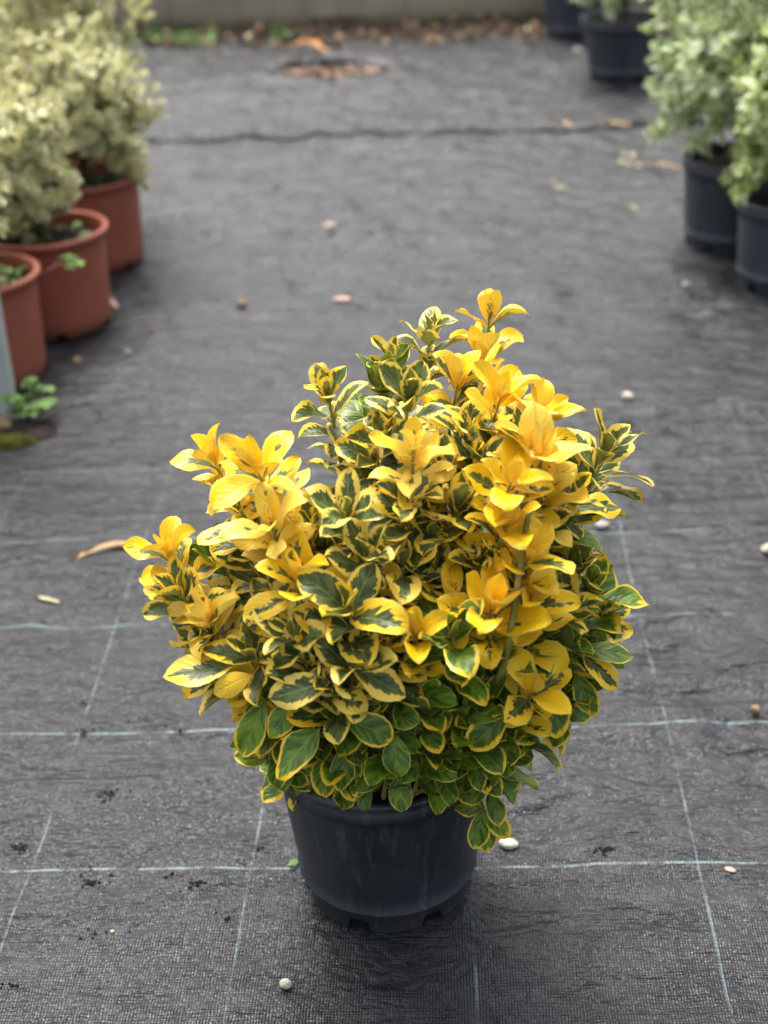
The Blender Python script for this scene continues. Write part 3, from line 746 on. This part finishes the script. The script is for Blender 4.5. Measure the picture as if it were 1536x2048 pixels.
for li, (Vv, sd_, y_, pa_, so_) in enumerate(leaves):
    at_ = {'ls': ls14, 'lt': lt14, 'seed': np.full(len(Vv), sd_), 'yel': np.full(len(Vv), y_), 'pale': np.full(len(Vv), pa_), 'soft': np.full(len(Vv), so_)}
    if li in single:
        mesh_obj('leaf', Vv - pcn, faces14, M['leaf'], plant, at_)
    else: rest.add(Vv - pcn, faces14, at_)
ro = rest.build('foliage', M['leaf'], plant); ro['kind'] = 'stuff'
print('LEAVES', len(leaves), 'visible', int((cnt > 0).sum()), 'cells at 300th', int(cnt[order[min(299, len(order) - 1)]]))

# ------------------------------------------------------------------ rows of shrubs behind
def small_leaf(L, Wd, fold, bend, NL=3):
    V = []
    prof = [0.15, 0.95, 0.9, 0.08] if NL == 3 else [0.12, 0.7, 1.0, 0.8, 0.08]
    y = z = 0
    for i in range(NL + 1):
        t = i / NL; ph = -bend * t
        if i: y += L / NL * math.cos(ph); z += L / NL * math.sin(ph)
        w = Wd * prof[i]
        for s in (-1, 0, 1): V.append((s * w, y, z + abs(s) * w * fold))
    return np.array(V)
def crown(parent, cx, cy, cz, rx, rz, mat, nlumps, per, L, seed, lumpy=0.25, upright=0.5, nsingle=0, origin=(0, 0, 0), wratio=.28, tipR=.035, zlow=-0.75):
    r = random.Random(seed); fcs, ls3, lt3 = leaffaces(3, 1)
    mb = MB(); cand = []
    variants = None
    if nsingle:
        variants = []
        for q in range(14):
            g = small_leaf(L * r.uniform(.85, 1.2), L * wratio * r.uniform(.85, 1.15), r.uniform(.15, .5), r.uniform(-.2, .8))
            me = bpy.data.meshes.new('leaf'); me.from_pydata(g.tolist(), [], fcs.tolist())
            for k_, a_ in (('ls', ls3), ('lt', lt3), ('seed', np.full(len(g), r.random()))):
                at = me.attributes.new(k_, 'FLOAT', 'POINT'); at.data.foreach_set('value', a_.astype(np.float32))
            me.polygons.foreach_set('use_smooth', [True] * len(me.polygons)); me.materials.append(mat); variants.append(me)
    for i in range(nlumps):
        # twig tips spread over a lumpy ellipsoid
        z = r.uniform(zlow, 1); a = r.uniform(0, 2 * math.pi); q = math.sqrt(max(0, 1 - z * z)) if z > 0 else math.sqrt(max(0, 1 - (z * .9) ** 2))
        dirv = Vector((q * math.cos(a), q * math.sin(a), z))
        rad = (1 + lumpy * mnoise.noise(dirv * 2.3 + Vector((seed, 0, 0))) * 1.6) * (r.uniform(.85, 1.05) if r.random() < .7 else r.uniform(.5, .85))
        T = Vector((dirv.x * rx * rad, dirv.y * rx * rad, dirv.z * rz * rad))
        ax = (dirv * (1 - upright) + Vector((0, 0, 1)) * upright + Vector((r.uniform(-.25, .25), r.uniform(-.25, .25), 0))).normalized()
        ref = Vector((1, 0, 0)) if abs(ax.x) < .8 else Vector((0, 1, 0)); e1 = ax.cross(ref).normalized(); e2 = ax.cross(e1)
        for k_ in range(per):
            h = r.uniform(0, 1); a2 = k_ * 2.4 + r.uniform(-.4, .4)
            rd = e1 * math.cos(a2) + e2 * math.sin(a2); an = .25 + 1.1 * h + r.uniform(-.2, .2)
            d = ax * math.cos(an) + rd * math.sin(an); nn = ax * math.sin(an) - rd * math.cos(an)
            p = T - ax * h * tipR * 1.6 + Vector((cx, cy, cz))
            cand.append((p, d, nn, L * r.uniform(.75, 1.15) * (.7 + .3 * min(1, h * 3))))
    if nsingle:     # leaves nearest the camera, facing it, inside the frame
        def sc(c):
            w = np.array([c[0] + Vector(origin)]); u, v, zc = proj_np(w)
            inside = -20 < u[0] < 1556 and -20 < v[0] < 2068
            toc = (Vector((0, 0, CAM_H)) - (c[0] + Vector(origin))).normalized()
            o_ = (c[0] - Vector((cx, cy, cz))); sh = Vector((o_.x / rx, o_.y / rx, o_.z / rz))
            return (0 if inside else -10) + sh.dot(toc)
        cand.sort(key=sc, reverse=True)
        for (p, d, nn, l) in cand[:nsingle]:
            Rm, P = frame(p, d, nn); o = bpy.data.objects.new('leaf', r.choice(variants)); C.link(o); o.parent = parent
            s_ = l / L
            o.matrix_basis = Matrix(((Rm[0][0] * s_, Rm[0][1] * s_, Rm[0][2] * s_, P[0]), (Rm[1][0] * s_, Rm[1][1] * s_, Rm[1][2] * s_, P[1]), (Rm[2][0] * s_, Rm[2][1] * s_, Rm[2][2] * s_, P[2]), (0, 0, 0, 1)))
        cand = cand[nsingle:]
    base_v = [small_leaf(1, wratio * r.uniform(.85, 1.2), r.uniform(.15, .5), r.uniform(-.2, .8)) for _ in range(10)]
    n = len(cand); Vall = np.zeros((n, 12, 3)); seeds = np.zeros(n)
    for i, (p, d, nn, l) in enumerate(cand):
        Rm, P = frame(p, d, nn); Vall[i] = (base_v[i % 10] * l) @ Rm.T + P; seeds[i] = r.random()
    Fall = (fcs[None] + (np.arange(n) * 12)[:, None, None]).reshape(-1, 4)
    o = mesh_obj('foliage', Vall.reshape(-1, 3), Fall, mat, parent, {'ls': np.tile(ls3, n), 'lt': np.tile(lt3, n), 'seed': np.repeat(seeds, 12)})
    o['kind'] = 'stuff'
    return o
def branches(parent, cx, cy, z0, cz, rx, rz, seed, nb=9):
    r = random.Random(seed + 50); V, Fc = tube([(0, 0, z0), (cx * .4, cy * .4, z0 + (cz - z0) * .5), (cx, cy, cz)], [.008, .006, .004], 7)
    mesh_obj('trunk', V, Fc, M['bark'], parent)
    for i in range(nb):
        a = 2 * math.pi * i / nb + r.uniform(-.3, .3); s = Vector((cx * .3, cy * .3, z0 + (cz - z0) * r.uniform(.15, .6)))
        e = Vector((cx + rx * .75 * math.cos(a), cy + rx * .75 * math.sin(a), cz + rz * r.uniform(-.2, .6)))
        V, Fc = tube(bezier(s, s.lerp(e, .5) + Vector((0, 0, -.02)), e, 5), [.004, .0036, .003, .0025, .002, .0015], 5)
        mesh_obj('branch', V, Fc, M['bark'], parent)
def terra_pot(parent, rt=.130, rb=.116, h=.215, ph=0.0):
    def R(z): return rb + (rt - .006 - rb) * z / h
    prof = [(R(0) - .004, 0), (R(0), .004), (R(.02), .02)] + [(R(z), z) for z in np.linspace(.03, h - .03, 7)] + \
           [(R(h) + .001, h - .018), (R(h) + .007, h - .015), (R(h) + .0095, h - .009), (R(h) + .009, h - .003), (R(h) + .005, h), (R(h) - .001, h - .001), (R(h) - .004, h - .006), (R(h * .6) - .004, h * .6), (R(.02) - .004, .02), (.001, .02)]
    def fn(a, i, r, z):
        if i == 0 or i == 1:
            u = ((a + ph) / (2 * math.pi) * 6) % 1.0
            if u < .12: z = .012 + z * .3
        return r, z
    V, Fc = lathe(prof, 90, fn); V[:, 2] += .002
    return mesh_obj('pot', V, Fc, M['terra'], parent)
def soil_weeds(parent, r0, z, seed, n=60, mat='weed'):
    r = random.Random(seed); mb = MB(); fcs, ls3, lt3 = leaffaces(3, 1)
    for i in range(n):
        a = r.uniform(0, 6.28); q = r0 * math.sqrt(r.random()); an = r.uniform(0, 6.28)
        p = Vector((q * math.cos(a), q * math.sin(a), z)); d = Vector((math.cos(an), math.sin(an), r.uniform(.3, 1.6))); l = r.uniform(.012, .03)
        Rm, P = frame(p, d, Vector((0, 0, 1)) if abs(d.normalized().z) < .95 else Vector((1, 0, 0)))
        mb.add((small_leaf(1, .28, .3, .8) * l) @ Rm.T + P, fcs)
    o = mb.build('weeds', M[mat], parent); o['kind'] = 'stuff'; return o

LG, LB = 'cream shrubs in terracotta pots along the left edge', 'shrubs in black pots along the right edge'
left = [
 # loc, label, crown offset, rx, rz, cz, seed, lumps
 ((-0.68, 3.43), 'cream shrub in the third terracotta pot from the front, crown bulging over the aisle', (.0, .0), .158, .160, .385, 1, 1000),
 ((-0.697, 3.01), 'cream shrub in the middle terracotta pot, weed sprig leaning on its pot', (-.05, .02), .117, .138, .355, 2, 800),
 ((-0.79, 2.73), 'cream shrub in the front terracotta pot, cut by the left picture edge beside the post', (-.08, .0), .145, .145, .345, 3, 700),
 ((-0.80, 3.84), 'tallest cream shrub at the top left, behind the others, cut by the top edge', (.03, .0), .170, .27, .48, 4, 1100),
 ((-1.02, 3.5), 'dim cream shrub in the top left corner, one row behind the aisle row', (.0, .0), .18, .24, .45, 5, 800),
]
for (x, y), lab, (ox, oy), rx, rz, cz, sd_, nl in left:
    e = empty('potted_shrub', (x, y, 0)); tag(e, lab, 'potted plant', LG)
    terra_pot(e, ph=sd_ * .7)
    soil_disc(e, .112, .185, sd_)
    soil_weeds(e, .10, .19, sd_ + 3, 90)
    branches(e, ox, oy, .185, cz, rx, rz, sd_)
    crown(e, ox, oy, cz, rx, rz, M['cream'], int(nl * .62), 18, .0205, sd_, lumpy=.42, upright=.35, origin=(x, y, 0), wratio=.34, tipR=.020, zlow=-.95)
right = [
 ((.87, 3.38), 'big silvery green shrub with white edged leaves in black pot by the aisle', .025, .232, .28, .465, 21, 600, 'silver', .036, 300, .13, .112, .21),
 ((.93, 3.08), 'fresher lime green shrub in the nearest black pot, cut by the right edge', .02, .178, .215, .375, 22, 430, 'limeleaf', .033, 300, .13, .115, .195),
 ((.92, 5.28), 'shrub in the far wide black pot, only its lowest leaves in view', .0, .20, .17, .40, 23, 260, 'silver', .034, 60, .152, .118, .205),
 ((.86, 6.12), 'shrub in the farthest black pot, half hidden behind the wide pot', .0, .15, .15, .40, 24, 160, 'silver', .034, 0, .135, .12, .22),
]
for (x, y), lab, ox, rx, rz, cz, sd_, nl, mt, L, ns, rt, rb, h in right:
    e = empty('potted_shrub', (x, y, 0)); tag(e, lab, 'potted plant', LB)
    build_pot(e, M['pot_far'], rt - .006, rb, h, ph=sd_ * .3, lip=.006, rimh=.030, feet=8)
    soil_disc(e, rt - .012, h - .028, sd_)
    branches(e, ox, 0, h - .028, cz, rx, rz, sd_, 12)
    crown(e, ox, 0, cz, rx, rz, M[mt], nl, 10, L, sd_, lumpy=.28, upright=.4, nsingle=ns, origin=(x, y, 0), wratio=.24, tipR=.028, zlow=-.72)

# ------------------------------------------------------------------ steel post
po = gnd(25, 850)
post = empty('steel_post', (po.x - .052, po.y + .02, 0)); tag(post, 'light grey galvanised steel angle post standing in bare soil at the left picture edge', 'post')
def prism(poly, z0, z1):
    n = len(poly); V = [(x, y, z0) for x, y in poly] + [(x, y, z1) for x, y in poly]
    return np.array(V, dtype=float), [[i, (i + 1) % n, n + (i + 1) % n, n + i] for i in range(n)] + [list(range(n, 2 * n)), list(range(n - 1, -1, -1))]
V, Fc = prism([(-.055, 0), (.052, -.012), (.054, -.008), (-.055, .004)], -.03, 1.6)
mesh_obj('flange', V, Fc, M['galv'], post, smooth=False)
V, Fc = prism([(.0535, -.0125), (.0565, -.012), (.052, .045), (.049, .0445)], -.03, 1.6)
mesh_obj('flange', V, Fc, M['galv'], post, smooth=False)

# ------------------------------------------------------------------ stones and litter on the mat
def stone(name, u, v, size, mat, label, flat=.55, elong=1.2, seed=1, rz=0.0, cat='stone', group='stones lying on the mat'):
    import bmesh
    bm = bmesh.new(); bmesh.ops.create_icosphere(bm, subdivisions=3, radius=1)
    for vv in bm.verts:
        k_ = 1 + .22 * mnoise.noise(vv.co * 1.3 + Vector((seed * 7.1, 0, 0))) + .08 * mnoise.noise(vv.co * 4 + Vector((0, seed * 3.3, 0)))
        vv.co *= k_; vv.co.x *= size * elong; vv.co.y *= size; vv.co.z *= size * flat
    me = bpy.data.meshes.new(name); bm.to_mesh(me); bm.free(); me.polygons.foreach_set('use_smooth', [True] * len(me.polygons)); me.materials.append(mat)
    o = bpy.data.objects.new(name, me); C.link(o); p = gnd(u, v); g = mat_height(np.array([p.x]), np.array([p.y]))[0]
    o.location = (p.x, p.y, max(g, 0) + size * flat * .80); o.rotation_euler = (0, 0, rz)
    return tag(o, label, cat, group)
stone('stone', 1018, 1694, .0085, M['stone_pale'], 'flat cream stone on the mat just right of the black pot, under the trailing sprig', .5, 1.25, 1, -.05)
stone('stone', 571, 1974, .0065, M['stone_pale'], 'pale chipped stone on the mat in front of the pot near the bottom', .85, .8, 2, 1.2)
stone('stone', 1510, 1437, .0065, M['stone_brown'], 'brown stone on the mat by the right picture edge, beside a grid line', .95, .85, 3, .4)
stone('stone', 1203, 1056, .0095, M['stone_grey'], 'grey beige stone on the mat just right of the yellow shrub', .6, 1.1, 4, .2)
stone('stone', 1255, 799, .0105, M['stone_pale'], 'round pale stone on the mat to the upper right of the yellow shrub', .7, 1.0, 5, .7)
stone('stone', 1535, 1108, .0095, M['stone_pale'], 'white stone cut by the right picture edge', .7, 1.0, 6, .7)
stone('stone', 1460, 1742, .0040, M['stone_pink'], 'tiny pinkish chip on the mat near the lower right grid crossing', .4, 1.6, 7, -.5)
stone('stone', 483, 612, .0115, M['stone_brown'], 'orange brown lump on the mat in mid aisle, left of the shrub top', .7, 1.1, 8, 0)
stone('stone', 685, 606, .0115, M['stone_pink'], 'flat pinkish stone lying in a dark dimple of the mat above the shrub', .35, 1.6, 9, 0)
stone('stone', 155, 726, .0095, M['stone_brown'], 'tan stone on the mat in the shade right of the front terracotta pot', .7, 1.0, 10, 0)
stone('stone', 257, 711, .0060, M['stone_grey'], 'small pale pebble on the mat right of the tan stone', .7, 1.0, 11, 0)
stone('stone', 1371, 576, .0085, M['stone_grey'], 'small bright pebble beside the nearest black pot on the right', .7, 1.0, 12, 0)
stone('stone', 660, 462, .012, M['stone_pink'], 'pinkish pebble in the dirty dip of the mat in mid aisle', .6, 1.2, 13, 0)
stone('stone', 5, 862, .019, M['stone_brown'], 'rounded tan stone at the foot of the steel post', .8, 1.0, 14, 0)
stone('stone', 1113, 70, .012, M['stone_pale'], 'pale pebble beside the farthest black pot', .6, 1.2, 15, 0)
stone('stone', 1155, 107, .013, M['stone_pale'], 'pale round pebble left of the wide far black pot', .6, 1.2, 16, 0)
stone('stone', 225, 1866, .0022, M['dry_pale'], 'tiny yellow crumb on the mat at the lower left', .7, 1.0, 17, 0)
stone('stone', 611, 1762, .0024, M['stone_pale'], 'tiny pale grit at the left foot of the black pot', .7, 1.0, 18, 0)

def blade(name, pts_px, widths, mat, label, cat, z=.006, lift=.006, group=None):
    P = [gnd(u, v, z) for u, v in pts_px]; n = len(P); V = []; Fc = []
    for i, p in enumerate(P):
        t = (P[min(i + 1, n - 1)] - P[max(i - 1, 0)]).normalized(); sx = Vector((-t.y, t.x, 0))
        zz = z + lift * math.sin(math.pi * i / (n - 1))
        for s, dz in ((-1, .002), (0, 0), (1, .003)):
            V.append((p.x + sx.x * s * widths[i], p.y + sx.y * s * widths[i], zz + dz))
        V.append((p.x, p.y, zz - .0012))
    for i in range(n - 1):
        a, b = i * 4, i * 4 + 4
        Fc += [[a, a + 1, b + 1, b], [a + 1, a + 2, b + 2, b + 1], [a + 2, a + 3, b + 3, b + 2], [a + 3, a, b, b + 3]]
    return tag(mesh_obj(name, np.array(V, dtype=float), Fc, mat), label, cat, group)
blade('dry_leaf', [(136, 1128), (165, 1117), (200, 1106), (235, 1097), (262, 1095), (290, 1100)], [.0012, .004, .006, .0075, .006, .002], M['dry'], 'long curled tan dry leaf on the mat left of the yellow shrub', 'dry leaf', .008, .008)
blade('dry_twig', [(56, 1195), (80, 1200), (100, 1204), (118, 1206)], [.0012, .0026, .003, .002], M['dry_pale'], 'short straw coloured bit of stalk on the mat at the left', 'twig', .006, .003)
blade('dry_leaf', [(575, 95), (600, 93), (625, 92), (655, 104)], [.006, .02, .024, .006], M['dry_orange'], 'bright orange brown dead leaf on the soil strip below the wall', 'dry leaf', .035, .02)
blade('dry_leaf', [(205, 603), (218, 607), (235, 616)], [.002, .009, .003], M['stone_pink'], 'small pinkish dry leaf at the foot of the middle terracotta pot', 'dry leaf', .006, .01)
blade('dry_leaf', [(1110, 249), (1128, 250), (1146, 254)], [.004, .014, .004], M['dry'], 'brown dead leaf lying on the seam of the mat, left of two', 'dry leaf', .016, .008)
blade('dry_leaf', [(1208, 249), (1225, 250), (1262, 251)], [.004, .012, .004], M['dry'], 'brown dead leaf lying on the seam of the mat, right of two', 'dry leaf', .016, .008)
blade('dry_twig', [(1290, 322), (1318, 331), (1345, 336), (1362, 337)], [.002, .004, .004, .003], M['dry'], 'thin dry stalk on the mat left of the black pots', 'twig', .010, .006)
# curled pale bracts on the twig and two pale scraps
def scraps(name, pix, mat, label, cat, s=.016, seed=1):
    r = random.Random(seed); mb = MB(); fcs, _, _ = leaffaces(3, 1)
    for u, v in pix:
        for q in range(3):
            p = gnd(u + r.uniform(-6, 6), v + r.uniform(-3, 3), .008); a = r.uniform(0, 6.28)
            d = Vector((math.cos(a), math.sin(a), r.uniform(.1, .7))); Rm, P = frame(p, d, Vector((0, 0, 1)))
            mb.add((small_leaf(1, .35, .5, .9) * s * r.uniform(.7, 1.2)) @ Rm.T + P, fcs)
    return tag(mb.build(name, mat), label, cat)
scraps('dry_sprig', [(1245, 325), (1262, 310), (1275, 330), (1308, 325)], M['dry_pale'], 'pale dry sprig of curled leaves at the end of the thin stalk', 'dry sprig', .020, 3)
scraps('dry_sprig', [(1105, 362), (1122, 372)], M['dry_pale'], 'pale crumpled plant scrap on the mat in the middle right of the aisle', 'dry sprig', .017, 4)
scraps('dry_sprig', [(1266, 416)], M['dry_pale'], 'small pale green scrap on the mat below the dry sprig', 'dry sprig', .017, 5)
scraps('dry_sprig', [(862, 478)], M['dry_pale'], 'tiny pale scrap on the mat at the centre of the aisle', 'dry sprig', .008, 6)

# scattered litter on the soil strip and in the torn spot, crumbs on the mat
def litter(name, pts, mat, smin, smax, seed, label, flatq=.5):
    r = random.Random(seed); mb = MB(); fcs, _, _ = leaffaces(3, 1)
    for p in pts:
        a = r.uniform(0, 6.28); d = Vector((math.cos(a), math.sin(a), r.uniform(-.2, .9)))
        Rm, P = frame(p, d, Vector((r.uniform(-.4, .4), r.uniform(-.4, .4), 1)))
        mb.add((small_leaf(1, r.uniform(.2, .5), r.uniform(0, .7), r.uniform(0, 1.3)) * r.uniform(smin, smax)) @ Rm.T + P, fcs)
    return tag(mb.build(name, mat), label, kind='stuff')
def strip_pts(n, seed, b0=-.34, b1=.06, a0=-.6, a1=2.6, zo=.0):
    r = random.Random(seed); out = []
    for _ in range(n):
        a = r.uniform(a0, a1); b = r.uniform(b0, b1)
        z = -0.002 + max(0, min(1, (b + .36) / .3)) * .045 * .85
        out.append(Vector((WL.x + a * wd.x + b * wn.x, WL.y + a * wd.y + b * wn.y, z + zo + r.uniform(0, .008))))
    return out
litter('leaf_litter', strip_pts(500, 3), M['litter'], .015, .045, 4, 'brown leaf litter scattered on the soil below the wall')
litter('leaf_litter', strip_pts(60, 13, -.30), M['dry_pale'], .015, .035, 5, 'pale dead leaf scraps among the litter below the wall')
litter('weeds', strip_pts(150, 23, -.30, -.08, .02, .42), M['weed'], .02, .04, 6, 'low green weeds on the soil below the wall at the left')
litter('weeds', strip_pts(24, 24, -.25, -.05, .65, .72), M['weed'], .02, .04, 7, 'small tuft of green weeds in the middle of the soil strip')
r = random.Random(31)
hp = []
for _ in range(150):
    a = r.uniform(0, 6.28); q = math.sqrt(r.random()); hp.append(Vector((HC.x + .20 * q * math.cos(a), HC.y - .02 + .09 * q * math.sin(a), .004 + r.uniform(0, .01))))
litter('leaf_litter', hp, M['litter'], .015, .035, 8, 'brown dead leaves gathered in the torn spot of the far mat')
litter('leaf_litter', hp[:45], M['stone_pink'], .02, .04, 9, 'pale pinkish dead leaves gathered in the torn spot of the far mat')
# crumbs of soil
mb = MB(); r = random.Random(77)
spots_px = [(163, 1470), (180, 1740), (190, 1765), (360, 1470), (290, 1440), (335, 1752), (390, 1768), (220, 1600), (170, 1410), (40, 1695), (215, 1590), (330, 1455), (100, 1305), (270, 1860), (190, 1870), (1425, 1238), (1210, 1708), (640, 612), (660, 616), (720, 615), (585, 460), (680, 455), (250, 620), (230, 580), (330, 640), (30, 1970), (520, 1700), (460, 1840), (840, 640)]
for (u, v) in spots_px:
    c = gnd(u, v)
    for _ in range(r.choice((5, 9, 16, 34))):
        p = c + Vector((r.gauss(0, .006), r.gauss(0, .004), 0)) * r.choice((.6, 1, 1.7)); s = r.uniform(.0006, .0022)
        z = max(mat_height(np.array([p.x]), np.array([p.y]))[0], -.003) + s * .5
        V = np.array([(1, 0, 0), (0, 1, 0), (-1, 0, 0), (0, -1, 0), (0, 0, .8), (0, 0, -.8)], dtype=float) * s * np.array([r.uniform(.7, 1.5), r.uniform(.7, 1.5), .8]) + np.array([p.x, p.y, z])
        mb.add(V, [[0, 1, 4], [1, 2, 4], [2, 3, 4], [3, 0, 4], [1, 0, 5], [2, 1, 5], [3, 2, 5], [0, 3, 5]])
M['crumb'] = mat_simple('damp_soil_crumbs', (0.006, 0.005, 0.005), (0.014, 0.012, 0.011), 90, 0.9, 0.2)
tag(mb.build('soil_crumbs', M['crumb'], smooth=False), 'dark crumbs of soil scattered over the woven mat', kind='stuff')

# ------------------------------------------------------------------ weeds
def weed(loc, label, n, L, seed, spread, mat='weed', stemmat='weed', leandir=None, group=None):
    e = empty('weed', loc); tag(e, label, 'weed', group); r = random.Random(seed); fcs, _, _ = leaffaces(3, 1)
    for i in range(n):
        a = r.uniform(0, 6.28); d = Vector((math.cos(a), math.sin(a), r.uniform(.5, 1.3)))
        if leandir: d = d * .6 + leandir
        tip = d.normalized() * spread * r.uniform(.4, 1); V, Fc = tube(bezier(Vector((0, 0, 0)), tip * .5 + Vector((0, 0, spread * .3)), tip, 4), [.0012, .0011, .001, .0009, .0007], 5)
        mesh_obj('stem', V, Fc, M[stemmat], e)
        for q in range(5):
            an = q * 1.26 + r.uniform(-.2, .2); dd = Vector((math.cos(an), math.sin(an), .25)); Rm, P = frame(tip, dd, Vector((0, 0, 1)))
            mesh_obj('leaf', (small_leaf(1, .36, .15, .5) * L * r.uniform(.7, 1.2)) @ Rm.T + P, fcs, M[mat], e)
    return e
wp = gnd(65, 838); weed((wp.x - .01, wp.y, .004), 'bright green leafy weed at the foot of the front terracotta pot beside the steel post', 22, .018, 5, .080, leandir=Vector((.25, -.05, .1)))
wp = atY(135, 528, 2.83); e = weed((wp.x, wp.y, wp.z), 'green weed sprig leaning across the side of the middle terracotta pot', 6, .016, 8, .032, leandir=Vector((.4, -.1, -.4)))
V, Fc = tube([Vector((-.05, -.03, -.012)), Vector((-.02, -.01, .003)), Vector((.004, 0, .004))], [.0022, .002, .0015], 6); mesh_obj('stalk', V, Fc, M['pink_stem'], e)
wp = gnd(597, 1733); weed((wp.x, wp.y, .002), 'tiny yellow green seedling at the left foot of the black pot', 3, .006, 12, .007)
